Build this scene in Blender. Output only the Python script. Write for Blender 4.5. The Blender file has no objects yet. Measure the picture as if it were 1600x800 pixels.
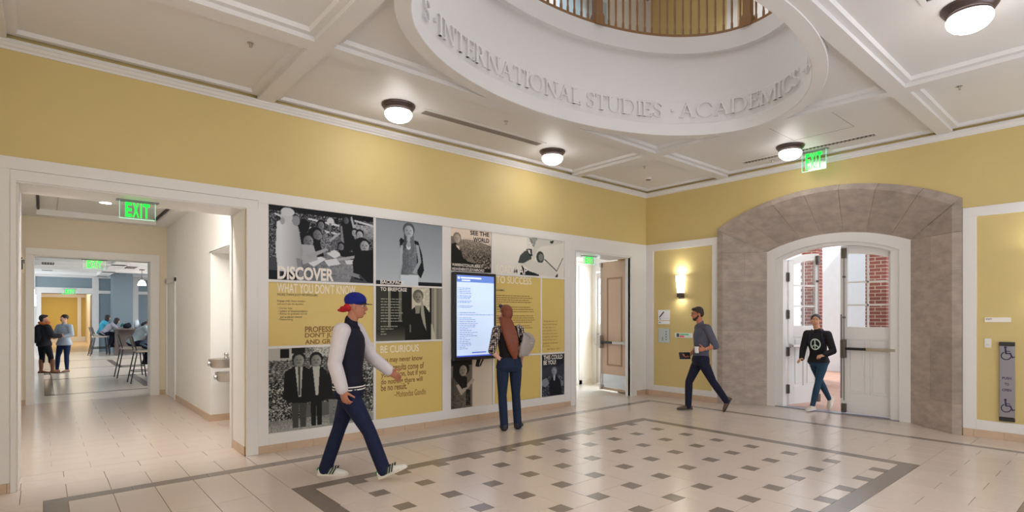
import bpy, bmesh, math, random
import numpy as np
from mathutils import Vector, Matrix, Euler, noise as mnoise
random.seed(7)
SC = bpy.context.scene
COL = SC.collection
pi = math.pi

# ------------------------------------------------------------------ camera
# room axes: X runs along the poster wall towards the corner, Y towards the poster wall
YAW = 0.7376
cam_d = bpy.data.cameras.new('camera')
cam = bpy.data.objects.new('camera', cam_d)
COL.objects.link(cam)
cam.location = (0, 0, 1.575)
cam.rotation_euler = (pi / 2, 0, -YAW)
cam_d.sensor_width = 36.0
cam_d.lens = 36.0 * 861.8 / 1600
cam_d.shift_x = -48.5 / 1600
cam_d.shift_y = 93.5 / 1600
cam_d.clip_start = 0.05
cam_d.clip_end = 400
SC.camera = cam

# ------------------------------------------------------------------ world, sun, exposure
w = bpy.data.worlds.new('sky')
SC.world = w
w.use_nodes = True
bg = w.node_tree.nodes['Background']
bg.inputs[0].default_value = (0.86, 0.93, 1.0, 1)
bg.inputs[1].default_value = 3.1
sun_d = bpy.data.lights.new('sun', 'SUN')
sun_d.energy = 4.5
sun_d.angle = 0.03
sun_d.color = (1.0, 0.95, 0.88)
sun = bpy.data.objects.new('sun', sun_d)
COL.objects.link(sun)
sun.rotation_euler = (math.radians(38), math.radians(-28), 0)
sun.location = (14, -4, 12)
vs = SC.view_settings
vs.view_transform = 'Standard'
vs.look = 'None'
vs.exposure = -0.38
vs.gamma = 1.0
vs.use_curve_mapping = False
SC.cycles.use_denoising = True
try:
    SC.cycles.denoiser = 'OPENIMAGEDENOISE'
except Exception:
    pass
SC.cycles.max_bounces = 10
SC.cycles.diffuse_bounces = 5
SC.cycles.glossy_bounces = 4
SC.cycles.transparent_max_bounces = 16
SC.cycles.transmission_bounces = 6
SC.cycles.caustics_reflective = False
SC.cycles.caustics_refractive = False
SC.cycles.sample_clamp_indirect = 6.0
SC.cycles.blur_glossy = 1.0


def area(name, loc, rot, sx, sy, power, color=(1, 1, 1), portal=False, spread=None):
    d = bpy.data.lights.new(name, 'AREA')
    d.shape = 'RECTANGLE'
    d.size = sx
    d.size_y = sy
    d.energy = power
    d.color = color
    if spread:
        d.spread = spread
    if portal:
        d.cycles.is_portal = True
    o = bpy.data.objects.new(name, d)
    COL.objects.link(o)
    o.location = loc
    o.rotation_euler = rot
    return o


def point(name, loc, power, color=(1, 0.93, 0.85), r=0.1):
    d = bpy.data.lights.new(name, 'POINT')
    d.energy = power
    d.color = color
    d.shadow_soft_size = r
    o = bpy.data.objects.new(name, d)
    COL.objects.link(o)
    o.location = loc
    return o


COOL = (0.80, 0.89, 1.0)
# skylight over the stair opening on the upper floor
area('skylight_daylight', (4.4, 3.4, 8.2), (0, 0, 0), 5.0, 3.6, 70, (0.93, 0.96, 1.0))
# area lamps added out of view, south and west, in place of windows
area('south_fill', (4.6, -2.45, 2.0), (math.radians(90), 0, 0), 6.5, 2.6, 245, COOL)
area('west_fill', (-1.3, 2.2, 2.0), (math.radians(90), 0, math.radians(-90)), 3.5, 2.4, 90, (1, 0.96, 0.9))
# daylight at the vestibule's open leaf; an added panel outside the glazed one
area('vestibule_daylight', (9.45, 7.75, 1.4), (math.radians(90), 0, math.radians(90)), 1.0, 2.2, 60, (0.85, 0.93, 1.0))
area('vestibule_streak_panel', (9.70, 8.40, 1.6), (math.radians(90), 0, math.radians(90)), .62, 2.1, 75, (0.86, 0.94, 1.0))  # glowing panel added outside the glass for the streak on the floor
# rooms past the left opening
area('corridor_fill', (0.8, 7.62, 3.30), (math.radians(25), 0, 0), 1.6, .3, 110, (1, 0.98, 0.95))  # hidden above the opening's header, added to brighten the corridor
area('lounge_fill', (5.6, 21.0, 3.25), (0, math.radians(12), 0), 3.4, 13.0, 1500, (0.92, 0.96, 1.0))  # added out of sight on the right to brighten the lounge
area('far_hall_fill', (0.9, 40.0, 3.18), (0, 0, 0), 2.0, 6.0, 170, (1, 0.93, 0.8))  # added below the ceiling to brighten the hall, no fixtures there


# ------------------------------------------------------------------ object helpers
def tag(o, label=None, cat=None, group=None, kind=None):
    if label: o['label'] = label
    if cat: o['category'] = cat
    if group: o['group'] = group
    if kind: o['kind'] = kind
    return o


def empty(name, loc=(0, 0, 0), rz=0.0, label=None, cat=None, group=None, kind=None):
    o = bpy.data.objects.new(name, None)
    COL.objects.link(o)
    o.location = loc
    o.rotation_euler = (0, 0, rz)
    o.empty_display_size = 0.1
    return tag(o, label, cat, group, kind)


def copy_tree(o, parent=None):
    c = o.copy()
    COL.objects.link(c)
    if parent is not None:
        c.parent = parent
    for ch in [x for x in ALLCH.get(o.name, [])]:
        copy_reg(ch, c)
    return c


ALLCH = {}


def setp(o, parent):
    if parent is not None:
        o.parent = parent
        ALLCH.setdefault(parent.name, []).append(o)


def copy_reg(o, parent):
    c = o.copy()
    COL.objects.link(c)
    setp(c, parent)
    for ch in list(ALLCH.get(o.name, [])):
        copy_reg(ch, c)
    return c


class MB:
    """collects shapes into ONE mesh"""

    def __init__(s):
        s.v = []
        s.f = []
        s.m = []
        s.cur = 0

    def add(s, vs_, fs_, m=None):
        b = len(s.v)
        s.v.extend([tuple(p) for p in vs_])
        for f in fs_:
            s.f.append(tuple(b + i for i in f))
            s.m.append(s.cur if m is None else m)
        return s

    def box(s, x0, x1, y0, y1, z0, z1, m=None):
        if x0 > x1: x0, x1 = x1, x0
        if y0 > y1: y0, y1 = y1, y0
        if z0 > z1: z0, z1 = z1, z0
        return s.add([(x0, y0, z0), (x1, y0, z0), (x1, y1, z0), (x0, y1, z0), (x0, y0, z1), (x1, y0, z1), (x1, y1, z1), (x0, y1, z1)],
                     [(0, 3, 2, 1), (4, 5, 6, 7), (0, 1, 5, 4), (1, 2, 6, 5), (2, 3, 7, 6), (3, 0, 4, 7)], m)

    def cbox(s, c, sz, m=None, mat=None):
        hx, hy, hz = sz[0] / 2, sz[1] / 2, sz[2] / 2
        P = [(-hx, -hy, -hz), (hx, -hy, -hz), (hx, hy, -hz), (-hx, hy, -hz), (-hx, -hy, hz), (hx, -hy, hz), (hx, hy, hz), (-hx, hy, hz)]
        if mat is not None:
            P = [tuple(mat @ Vector(p)) for p in P]
        P = [(p[0] + c[0], p[1] + c[1], p[2] + c[2]) for p in P]
        return s.add(P, [(0, 3, 2, 1), (4, 5, 6, 7), (0, 1, 5, 4), (1, 2, 6, 5), (2, 3, 7, 6), (3, 0, 4, 7)], m)

    def rings(s, R, cap=True, closed=False, m=None):
        """loft a list of equal-length rings of points"""
        n = len(R[0])
        vs_ = [p for r in R for p in r]
        fs_ = []
        k = len(R)
        for i in range(k - 1 + (1 if closed else 0)):
            a = i * n
            b = ((i + 1) % k) * n
            for j in range(n):
                j2 = (j + 1) % n
                fs_.append((a + j, a + j2, b + j2, b + j))
        if cap and not closed:
            fs_.append(tuple(range(n - 1, -1, -1)))
            fs_.append(tuple((k - 1) * n + j for j in range(n)))
        return s.add(vs_, fs_, m)

    def cyl(s, p0, p1, r0, r1=None, n=16, m=None, cap=True):
        if r1 is None: r1 = r0
        p0 = Vector(p0); p1 = Vector(p1)
        d = (p1 - p0).normalized()
        a = d.orthogonal().normalized()
        b = d.cross(a)
        R = []
        for p, r in ((p0, r0), (p1, r1)):
            R.append([tuple(p + a * (r * math.cos(2 * pi * j / n)) + b * (r * math.sin(2 * pi * j / n))) for j in range(n)])
        return s.rings(R, cap, m=m)

    def lathe(s, c, prof, n=32, m=None, axis='z', cap=True):
        R = []
        for r, h in prof:
            ring = []
            for j in range(n):
                t = 2 * pi * j / n
                x, y = r * math.cos(t), r * math.sin(t)
                if axis == 'z': ring.append((c[0] + x, c[1] + y, c[2] + h))
                elif axis == 'y': ring.append((c[0] + x, c[1] + h, c[2] + y))
                else: ring.append((c[0] + h, c[1] + x, c[2] + y))
            R.append(ring)
        return s.rings(R, cap, m=m)

    def tube(s, pts, r, n=10, m=None, cap=True):
        P = [Vector(p) for p in pts]
        R = []
        prev = None
        for i, p in enumerate(P):
            if i == 0: d = P[1] - P[0]
            elif i == len(P) - 1: d = P[-1] - P[-2]
            else: d = P[i + 1] - P[i - 1]
            d.normalize()
            if prev is None: a = d.orthogonal().normalized()
            else:
                a = prev - d * prev.dot(d)
                a.normalize()
            prev = a
            b = d.cross(a)
            rr = r[i] if isinstance(r, (list, tuple)) else r
            R.append([tuple(p + a * (rr * math.cos(2 * pi * j / n)) + b * (rr * math.sin(2 * pi * j / n))) for j in range(n)])
        return s.rings(R, cap, m=m)

    def prism(s, poly, axis, a0, a1, m=None):
        """extrude a 2D polygon; axis x: poly=(y,z), y: poly=(x,z), z: poly=(x,y)"""
        def P(u, v, a):
            return (a, u, v) if axis == 'x' else (u, a, v) if axis == 'y' else (u, v, a)
        return s.rings([[P(u, v, a0) for u, v in poly], [P(u, v, a1) for u, v in poly]], True, m=m)

    def sphere(s, c, r, n=12, k=8, m=None, R=None):
        if not isinstance(r, (tuple, list)): r = (r, r, r)
        rings_ = []
        for i in range(1, k):
            t = pi * i / k
            ring = []
            for j in range(n):
                q = 2 * pi * j / n
                p = Vector((r[0] * math.sin(t) * math.cos(q), r[1] * math.sin(t) * math.sin(q), r[2] * math.cos(t)))
                if R is not None: p = R @ p
                ring.append((p[0] + c[0], p[1] + c[1], p[2] + c[2]))
            rings_.append(ring)
        top = Vector((0, 0, r[2])); bot = Vector((0, 0, -r[2]))
        if R is not None: top = R @ top; bot = R @ bot
        vs_ = [p for g in rings_ for p in g]
        vs_ += [tuple(top + Vector(c)), tuple(bot + Vector(c))]
        fs_ = []
        for i in range(k - 2):
            for j in range(n):
                j2 = (j + 1) % n
                fs_.append((i * n + j, (i + 1) * n + j, (i + 1) * n + j2, i * n + j2))
        T = len(vs_) - 2
        for j in range(n):
            j2 = (j + 1) % n
            fs_.append((T, j, j2))
            fs_.append((T + 1, (k - 2) * n + j2, (k - 2) * n + j))
        return s.add(vs_, fs_, m)

    def mesh(s, name, mats, smooth=False):
        me = bpy.data.meshes.new(name)
        me.from_pydata(s.v, [], s.f)
        if not isinstance(mats, (list, tuple)): mats = [mats]
        for m_ in mats: me.materials.append(m_)
        if len(mats) > 1:
            me.polygons.foreach_set('material_index', s.m)
        bm = bmesh.new()
        bm.from_mesh(me)
        bmesh.ops.recalc_face_normals(bm, faces=bm.faces)
        bm.to_mesh(me)
        bm.free()
        if smooth:
            me.polygons.foreach_set('use_smooth', [True] * len(me.polygons))
            if smooth is not True:
                me.set_sharp_from_angle(angle=math.radians(smooth))
        me.update()
        return me

    def build(s, name, mats, parent=None, smooth=False, bevel=0, label=None, cat=None, group=None, kind=None, loc=None):
        o = bpy.data.objects.new(name, s.mesh(name, mats, smooth))
        COL.objects.link(o)
        setp(o, parent)
        if loc is not None: o.location = loc
        if bevel:
            b = o.modifiers.new('bevel', 'BEVEL')
            b.width = bevel
            b.segments = 2
            b.limit_method = 'ANGLE'
            b.angle_limit = math.radians(40)
        return tag(o, label, cat, group, kind)


# ------------------------------------------------------------------ materials
def lin(c):
    return tuple((x / 12.92 if x <= 0.04045 else ((x + 0.055) / 1.055) ** 2.4) for x in c)


def mat(name, rgb, rough=0.6, metal=0.0, var=0.0, scale=6.0, stretch=None, bump=0.0, rnd=0.0, spec=0.5, coat=0.0, srgb=True, rvar=0.0):
    """procedural paint/stone/cloth: colour modulated by noise and by object random"""
    m = bpy.data.materials.new(name)
    m.use_nodes = True
    nt = m.node_tree
    b = nt.nodes['Principled BSDF']
    c = lin([x / 255 for x in rgb]) if srgb else rgb
    b.inputs['Base Color'].default_value = (*c, 1)
    b.inputs['Roughness'].default_value = rough
    b.inputs['Metallic'].default_value = metal
    b.inputs['Specular IOR Level'].default_value = spec
    if coat:
        b.inputs['Coat Weight'].default_value = coat
        b.inputs['Coat Roughness'].default_value = 0.1
    if var or bump or rnd or rvar:
        tc = nt.nodes.new('ShaderNodeTexCoord')
        src = tc.outputs['Object']
        if rnd or stretch:
            geo = nt.nodes.new('ShaderNodeNewGeometry')
            src = geo.outputs['Position']
        if stretch:
            mp = nt.nodes.new('ShaderNodeMapping')
            mp.inputs['Scale'].default_value = stretch
            nt.links.new(src, mp.inputs['Vector'])
            src = mp.outputs['Vector']
        nz = nt.nodes.new('ShaderNodeTexNoise')
        nz.inputs['Scale'].default_value = scale
        nz.inputs['Detail'].default_value = 6
        nz.inputs['Roughness'].default_value = 0.6
        nt.links.new(src, nz.inputs['Vector'])
        val = nz.outputs['Fac']
        if var or rnd:
            mr = nt.nodes.new('ShaderNodeMapRange')
            mr.inputs['From Min'].default_value = 0.25
            mr.inputs['From Max'].default_value = 0.75
            mr.inputs['To Min'].default_value = 1 - var
            mr.inputs['To Max'].default_value = 1 + var
            nt.links.new(val, mr.inputs['Value'])
            fac = mr.outputs[0]
            if rnd:
                oi = nt.nodes.new('ShaderNodeObjectInfo')
                mr2 = nt.nodes.new('ShaderNodeMapRange')
                mr2.inputs['To Min'].default_value = 1 - rnd
                mr2.inputs['To Max'].default_value = 1 + rnd
                nt.links.new(oi.outputs['Random'], mr2.inputs['Value'])
                mu = nt.nodes.new('ShaderNodeMath')
                mu.operation = 'MULTIPLY'
                nt.links.new(fac, mu.inputs[0])
                nt.links.new(mr2.outputs[0], mu.inputs[1])
                fac = mu.outputs[0]
            vm = nt.nodes.new('ShaderNodeVectorMath')
            vm.operation = 'SCALE'
            vm.inputs[0].default_value = c
            nt.links.new(fac, vm.inputs['Scale'])
            nt.links.new(vm.outputs[0], b.inputs['Base Color'])
        if bump:
            bp = nt.nodes.new('ShaderNodeBump')
            bp.inputs['Strength'].default_value = bump
            bp.inputs['Distance'].default_value = 0.01
            nt.links.new(val, bp.inputs['Height'])
            nt.links.new(bp.outputs[0], b.inputs['Normal'])
        if rvar:
            mr3 = nt.nodes.new('ShaderNodeMapRange')
            mr3.inputs['To Min'].default_value = rough - rvar
            mr3.inputs['To Max'].default_value = rough + rvar
            nt.links.new(val, mr3.inputs['Value'])
            nt.links.new(mr3.outputs[0], b.inputs['Roughness'])
    return m


def emis(name, rgb, strength, srgb=True):
    m = bpy.data.materials.new(name)
    m.use_nodes = True
    b = m.node_tree.nodes['Principled BSDF']
    c = lin([x / 255 for x in rgb]) if srgb else rgb
    b.inputs['Base Color'].default_value = (*c, 1)
    b.inputs['Emission Color'].default_value = (*c, 1)
    b.inputs['Emission Strength'].default_value = strength
    b.inputs['Roughness'].default_value = 0.3
    return m


def glass(name, tint=(0.95, 0.98, 1.0), fac=0.06):
    m = bpy.data.materials.new(name)
    m.use_nodes = True
    nt = m.node_tree
    nt.nodes.remove(nt.nodes['Principled BSDF'])
    out = nt.nodes['Material Output']
    tr = nt.nodes.new('ShaderNodeBsdfTransparent')
    tr.inputs[0].default_value = (*tint, 1)
    gl = nt.nodes.new('ShaderNodeBsdfGlossy')
    gl.inputs['Roughness'].default_value = 0.02
    ge = nt.nodes.new('ShaderNodeNewGeometry')      # same reflectance for both faces of a thin pane
    mm = nt.nodes.new('ShaderNodeMapRange')
    mm.inputs['To Min'].default_value = 1.45
    mm.inputs['To Max'].default_value = 1 / 1.45
    nt.links.new(ge.outputs['Backfacing'], mm.inputs['Value'])
    fr = nt.nodes.new('ShaderNodeFresnel')
    nt.links.new(mm.outputs[0], fr.inputs['IOR'])
    mx = nt.nodes.new('ShaderNodeMixShader')
    nt.links.new(fr.outputs[0], mx.inputs[0])
    nt.links.new(tr.outputs[0], mx.inputs[1])
    nt.links.new(gl.outputs[0], mx.inputs[2])
    nt.links.new(mx.outputs[0], out.inputs[0])
    return m


M = {}
M['yellow'] = mat('yellow_wall_paint', (207, 186, 127), 0.55, var=0.02, scale=3, bump=0.02)
M['white'] = mat('white_trim_paint', (226, 224, 223), 0.42, var=0.012, scale=4)
M['ceil'] = mat('ceiling_paint', (221, 219, 220), 0.5, var=0.015, scale=2)
M['beige_wall'] = mat('beige_wall_paint', (222, 210, 190), 0.6, var=0.02, scale=3)
M['white_wall'] = mat('corridor_white_paint', (234, 234, 234), 0.6, var=0.02, scale=3)
M['tile'] = mat('beige_floor_tile', (208, 193, 182), 0.20, var=0.012, scale=5.0, stretch=(1.0, 12.0, 1.0), rnd=0.02, spec=0.55, rvar=0.015)
M['dark_tile'] = mat('taupe_floor_tile', (128, 116, 107), 0.24, var=0.03, scale=6.0, stretch=(1.5, 10.0, 1.0), rnd=0.04, spec=0.55, rvar=0.015)
M['grout'] = mat('grout', (112, 96, 82), 0.8, var=0.05, scale=10)
M['base_tile'] = mat('skirting_tile', (198, 172, 148), 0.4, var=0.07, scale=5.0, stretch=(1, 1, 12), rnd=0.05)
M['stone'] = mat('limestone', (166, 153, 144), 0.75, var=0.24, scale=5.0, stretch=(1.2, 1.0, 2.0), rnd=0.10, bump=0.2)
M['mortar'] = mat('mortar', (196, 182, 166), 0.85, var=0.05, scale=12)
M['steel'] = mat('brushed_steel', (190, 186, 182), 0.28, 1.0, var=0.04, scale=30)
M['steel_dark'] = mat('dark_steel', (110, 104, 100), 0.35, 1.0)
M['alu'] = mat('anodised_aluminium', (142, 140, 150), 0.42, 0.45, var=0.03, scale=20)
M['black'] = mat('black_plastic', (22, 22, 26), 0.35)
M['bronze'] = mat('dark_bronze', (92, 80, 78), 0.34, 0.75)
M['globe'] = emis('frosted_lamp_glass', (255, 250, 244), 3)
M['glass'] = glass('clear_glass')
M['wood'] = mat('brown_wood', (138, 102, 66), 0.4, var=0.12, scale=4, stretch=(8, 8, 1))
M['door_wood'] = mat('pale_oak_door', (206, 176, 150), 0.45, var=0.06, scale=3, stretch=(14, 14, 1))
M['door_moulding'] = mat('oak_door_moulding', (160, 128, 102), 0.5, var=0.05, scale=3, stretch=(14, 14, 1))
M['green_exit'] = emis('green_exit_letters', (0, 255, 60), 1.5)
M['green_edge'] = emis('green_glass_edge', (140, 255, 200), 1.3)
M['blue_wall'] = mat('blue_wall_paint', (132, 148, 158), 0.55, var=0.02, scale=3)
M['ceil_w'] = mat('bright_ceiling_paint', (238, 238, 238), 0.6, var=0.01, scale=2)
M['slot'] = mat('grille_shadow', (60, 54, 50), 0.7)
M['grille'] = mat('grille_fins', (150, 141, 135), 0.5)
# ------------------------------------------------------------------ dimensions (metres)
W = 6.836        # poster wall plane (Y)
XR = 9.022       # arch wall plane (X)
TH = 0.575       # thickness of the poster wall at the openings
ZB = 2.995       # top of the white trim band
ZS = 4.02        # beam soffit
ZP = 4.10        # coffer panel
XW = -1.45       # west wall
YS = -2.6        # south wall
Y2 = 13.3        # end of corridor
YAC = 3.45       # axis of arch and floor pattern


def struct(mb, name, mats, parent=None, **k):
    return mb.build(name, mats, parent, kind='structure' if parent is None else None, **k)


# ------------------------------------------------------------------ floor: slab with tiles as parts
fl = MB()
fl.box(XW - .1, 9.6, YS - .1, W + TH, -0.2, -0.004)
floor = struct(fl, 'floor', M['grout'])
TILE_CACHE = {}


def tile(x0, x1, y0, y1, name, m, gap=0.0024, zt=0.0):
    x0 += gap; x1 -= gap; y0 += gap; y1 -= gap
    if x1 - x0 < 0.02 or y1 - y0 < 0.02: return
    key = (name, round(x1 - x0, 3), round(y1 - y0, 3))
    if key not in TILE_CACHE:
        hx, hy, c = (x1 - x0) / 2, (y1 - y0) / 2, 0.001
        mb = MB()
        mb.rings([[(-hx, -hy, -.008), (hx, -hy, -.008), (hx, hy, -.008), (-hx, hy, -.008)],
                  [(-hx, -hy, -c), (hx, -hy, -c), (hx, hy, -c), (-hx, hy, -c)],
                  [(-hx + c, -hy + c, 0), (hx - c, -hy + c, 0), (hx - c, hy - c, 0), (-hx + c, hy - c, 0)]])
        TILE_CACHE[key] = mb.mesh(name, m)
    o = bpy.data.objects.new(name, TILE_CACHE[key])
    COL.objects.link(o)
    setp(o, floor)
    o.location = ((x0 + x1) / 2, (y0 + y1) / 2, zt)
    return o


GX, GY, GP, GH = 2.2257, 2.3258, 0.4571, 0.0755
FX0, FX1, FY0, FY1 = 1.835, 6.715, 1.795, 5.11      # inside of the inner dark border
BX0, BX1, BY0, BY1 = 1.682, 6.862, 1.63, 5.265      # outside of it
OX0, OX1, OY0, OY1 = 0.165, 8.30, 0.72, 6.178       # inside of the outer dark line
LX0, LX1, LY0, LY1 = 0.011, 8.42, 0.57, 6.335       # outside of it
beige = []          # rectangles (x0, x1, y0, y1)
for i in range(-1, 10):
    for j in range(-2, 7):
        xi, yj = GX + i * GP, GY + j * GP
        if (i + j) % 2 == 0:
            r = [xi + GH, xi + GP - GH, yj - GH, yj + GP + GH]
        else:
            r = [xi - GH, xi + GP + GH, yj + GH, yj + GP - GH]
        r = [max(r[0], FX0), min(r[1], FX1), max(r[2], FY0), min(r[3], FY1)]
        if r[1] - r[0] > .03 and r[3] - r[2] > .03: beige.append(r)
for i in range(0, 10):
    for j in range(-1, 7):
        x, y = GX + i * GP, GY + j * GP
        tile(max(x - GH, FX0), min(x + GH, FX1), max(y - GH, FY0), min(y + GH, FY1), 'inlay_tile', M['dark_tile'])


def strip(x0, x1, y0, y1, n):
    for k in range(n):
        if x1 - x0 > y1 - y0:
            a, b = x0 + (x1 - x0) * k / n, x0 + (x1 - x0) * (k + 1) / n
            tile(a, b, y0, y1, 'border_tile', M['dark_tile'], gap=0.0006)
        else:
            a, b = y0 + (y1 - y0) * k / n, y0 + (y1 - y0) * (k + 1) / n
            tile(x0, x1, a, b, 'border_tile', M['dark_tile'], gap=0.0006)


strip(BX0, FX0, BY0, BY1, 6)
strip(FX1, BX1, BY0, BY1, 6)
strip(FX0, FX1, FY1, BY1, 8)
strip(FX0, FX1, BY0, FY0, 8)
strip(LX0, LX1, OY1, LY1, 14)
strip(OX1, LX1, OY0, OY1, 9)
strip(LX0, OX0, OY0, OY1, 9)
strip(LX0, LX1, LY0, OY0, 14)


def cols(x0, x1, y0, y1, xs0, step, ybreaks_a, ybreaks_b, ph=0):
    k0 = math.floor((x0 - xs0) / step)
    k = k0
    while xs0 + k * step < x1 - 1e-4:
        a, b = max(x0, xs0 + k * step), min(x1, xs0 + (k + 1) * step)
        if b - a > 0.03:
            br = ybreaks_a if (k + ph) % 2 == 0 else ybreaks_b
            ys = [y0] + [q for q in sorted(br) if y0 + .03 < q < y1 - .03] + [y1]
            for q in range(len(ys) - 1): beige.append([a, b, ys[q], ys[q + 1]])
        k += 1


A_ = [1.63 - .305 - .61 * k for k in range(-8, 8)]
B_ = [1.63 - .61 * k for k in range(-8, 8)]
C_ = [5.27 - .905 * k for k in range(-2, 9)]
cols(OX0, BX0, OY0, OY1, OX0, .3034, C_, C_)                       # left field
cols(BX0, OX1, OY0, BY0, 5.40, .3048, A_, B_)                      # near field
cols(BX1, OX1, BY0, BY1, BX1, .3048, A_, B_)                       # towards the arch
cols(BX0, OX1, BY1, OY1, BX0, .3048, [], [5.72])                   # towards the posters
cols(-0.44, BX0, LY1, W + .0, OX0, .3034, [], [])                  # strips along the walls
cols(BX0, XR, LY1, W, BX0, .3048, [], [])
for k in range(13):
    beige.append([LX1, XR, LY1 - .61 * (k + 1) + .03, LY1 - .61 * k + (.03 if k else 0)])
cols(-0.44, LX0, -.6, LY1, -.44, .45, A_, B_)
cols(LX0, XR, -.6, LY0, LX0, .3048, A_, B_)
# left threshold and corridor start, arch threshold
for k, y in enumerate((W, W + .305)):
    for q in range(-1, 4):
        a, b = -.145 + .61 * q - .305 * (k % 2), -.145 + .61 * (q + 1) - .305 * (k % 2)
        a, b = max(a, -.17), min(b, 1.69)
        if b > a: beige.append([a, b, y, min(y + .305, W + TH)])
cols(XR, 9.6, YAC - 1.76, YAC + 1.76, XR, .29, A_, B_)
cols(6.95, 8.555, W, W + TH, 6.95, .401, [], [])


def area_px(r):        # nearness to the camera decides which ones stay single parts
    cx, cy = (r[0] + r[1]) / 2, (r[2] + r[3]) / 2
    d = cx * math.sin(YAW) + cy * math.cos(YAW)
    u = (cx * math.cos(YAW) - cy * math.sin(YAW)) / max(d, .1)
    return d if d > 1.5 and -1.1 < u < 1.0 else 99 + d


beige.sort(key=area_px)
for r in beige[:292]: tile(*r, 'floor_tile', M['tile'])
st = MB()
for r in beige[292:]:
    st.box(r[0] + .0016, r[1] - .0016, r[2] + .0016, r[3] - .0016, -.008, 0)
st.build('floor_tiles_far', M['tile'], floor, kind='stuff')
sub = MB()
sub.box(XW, -.44, YS, W, -.008, 0)
sub.box(-.44, XR, YS, -.6, -.008, 0)
sub.build('floor_field', M['tile'], floor)

# ------------------------------------------------------------------ walls of the hall
OPX0, OPX1, OPZ = -0.17, 1.70, 2.785       # left opening
DX0, DX1, DZ = 6.95, 8.56, 2.735           # vestibule opening
wl = MB()
for a, b, z0, z1 in ((XW, OPX0, 0, 4.2), (OPX0, OPX1, OPZ, 4.2), (OPX1, DX0, 0, 4.2), (DX0, DX1, DZ, 4.2)):
    wl.box(a, b, W, W + TH, z0, z1)
wl.box(DX1, XR + .55, W, W + .12, 0, 4.2)
wl.box(DX1 + .26, XR + .55, W + .12, W + TH, 0, 4.2)
wl.box(DX1, DX1 + .26, W + .12, W + TH, DZ, 4.2)
struct(wl, 'wall_left', M['yellow'])

AY0, AY1 = YAC - 1.08, YAC + 1.08


def arc_z(y, apex, spring, half):
    """circular segment through (±half, spring) with the given apex"""
    h = apex - spring
    R = (half * half + h * h) / (2 * h)
    d = abs(y - YAC)
    return apex - R + math.sqrt(max(R * R - d * d, 0))


wr = MB()
YL, YR_ = YAC + 1.70, YAC - 1.70
wr.box(XR, XR + .6, YS, YR_, 0, 4.2)
wr.box(XR, XR + .6, YL, W + .2, 0, 4.2)
n = 24
poly = [(YR_ + (YL - YR_) * k / n, arc_z(YR_ + (YL - YR_) * k / n, 3.50, 3.10, 1.70)) for k in range(n + 1)]
wr.prism(poly + [(YL, 4.2), (YR_, 4.2)], 'x', XR, XR + .6)
struct(wr, 'wall_right', M['yellow'])
ws = MB(); ws.box(XW - .3, XR + .6, YS - .3, YS, 0, 4.2)
struct(ws, 'wall_front', M['yellow'])
ww = MB(); ww.box(XW - .3, XW, YS, W, 0, 4.2)
struct(ww, 'wall_back', M['yellow'])

# white trim of the poster wall (proud of the plaster)
PR = 0.02
t = MB()
y0, y1 = W - PR, W + .002


def tb(x0, x1, z0, z1, p=0.0):
    t.box(x0, x1, y0 - p, y1, z0, z1)


tb(XW, OPX0 - .04, .087, 2.885)
tb(XW, XR - PR, 2.885, ZB)
tb(OPX0 - .04, OPX1 + .12, OPZ, 2.883, -.004)
tb(OPX0 - .04, OPX0, 0, OPZ, .008)
tb(OPX1, OPX1 + .12, 0, OPZ, .008)
tb(OPX1 + .12, DX0 - .10, 2.862, 2.885)
tb(OPX1 + .12, 1.93, .087, 2.862)
tb(4.247, 4.392, .215, 2.862)
tb(6.70, DX0 - .10, .087, 2.862)
tb(1.93, 6.70, .087, .215)
tb(3.205, 3.238, .215, 2.862)
for a, b, z0, z1 in ((1.93, 3.205, 1.967, 1.997), (1.93, 3.205, 1.195, 1.224), (3.238, 4.247, 1.967, 1.992), (3.238, 4.247, 1.214, 1.24),
                     (4.392, 5.125, 2.205, 2.232), (5.125, 5.148, 2.205, 2.862), (5.148, 6.70, 2.205, 2.235), (5.148, 5.185, .215, 2.205),
                     (6.143, 6.172, .215, 2.205), (5.185, 6.143, .925, .955), (6.172, 6.70, .925, .955), (5.185, 6.70, .20, .215)):
    tb(a, b, z0, z1, -.002)
tb(DX0 - .10, DX0, 0, DZ, .006)
tb(DX0 - .10, XR - .24, DZ, 2.885, .002)
tb(DX1, DX1 + .13, 0, DZ, .006)
tb(DX1 + .13, XR - PR, .0, 2.885)
struct(t, 'trim_1', M['white'], bevel=.0025)
# linings of the two openings
t = MB()
for a, b in ((OPX0, OPX0 + .012), (OPX1 - .012, OPX1)):
    t.box(a, b, W + .03, W + TH - .03, .1 if a > 1 else 0, OPZ)
t.box(OPX0, OPX1, W, W + TH, OPZ - .012, OPZ)
t.box(OPX1 - .03, OPX1, W + TH - .05, W + TH + .03, 0, OPZ)
t.box(OPX0, OPX0 + .02, W + TH - .05, W + TH + .02, 0, OPZ)
struct(t, 'trim_2', M['white'], bevel=.002)
t = MB()
for a, b, c_ in ((DX0, DX0 + .03, TH), (DX1 - .05, DX1, .12)):
    t.box(a, b, W, W + c_, 0, DZ)
    t.box(a - .0, b + .0, W - .03, W + .05, 0, DZ)
t.box(DX0, DX1, W, W + TH, DZ - .03, DZ)
struct(t, 'trim_3', M['white'], bevel=.002)


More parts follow.
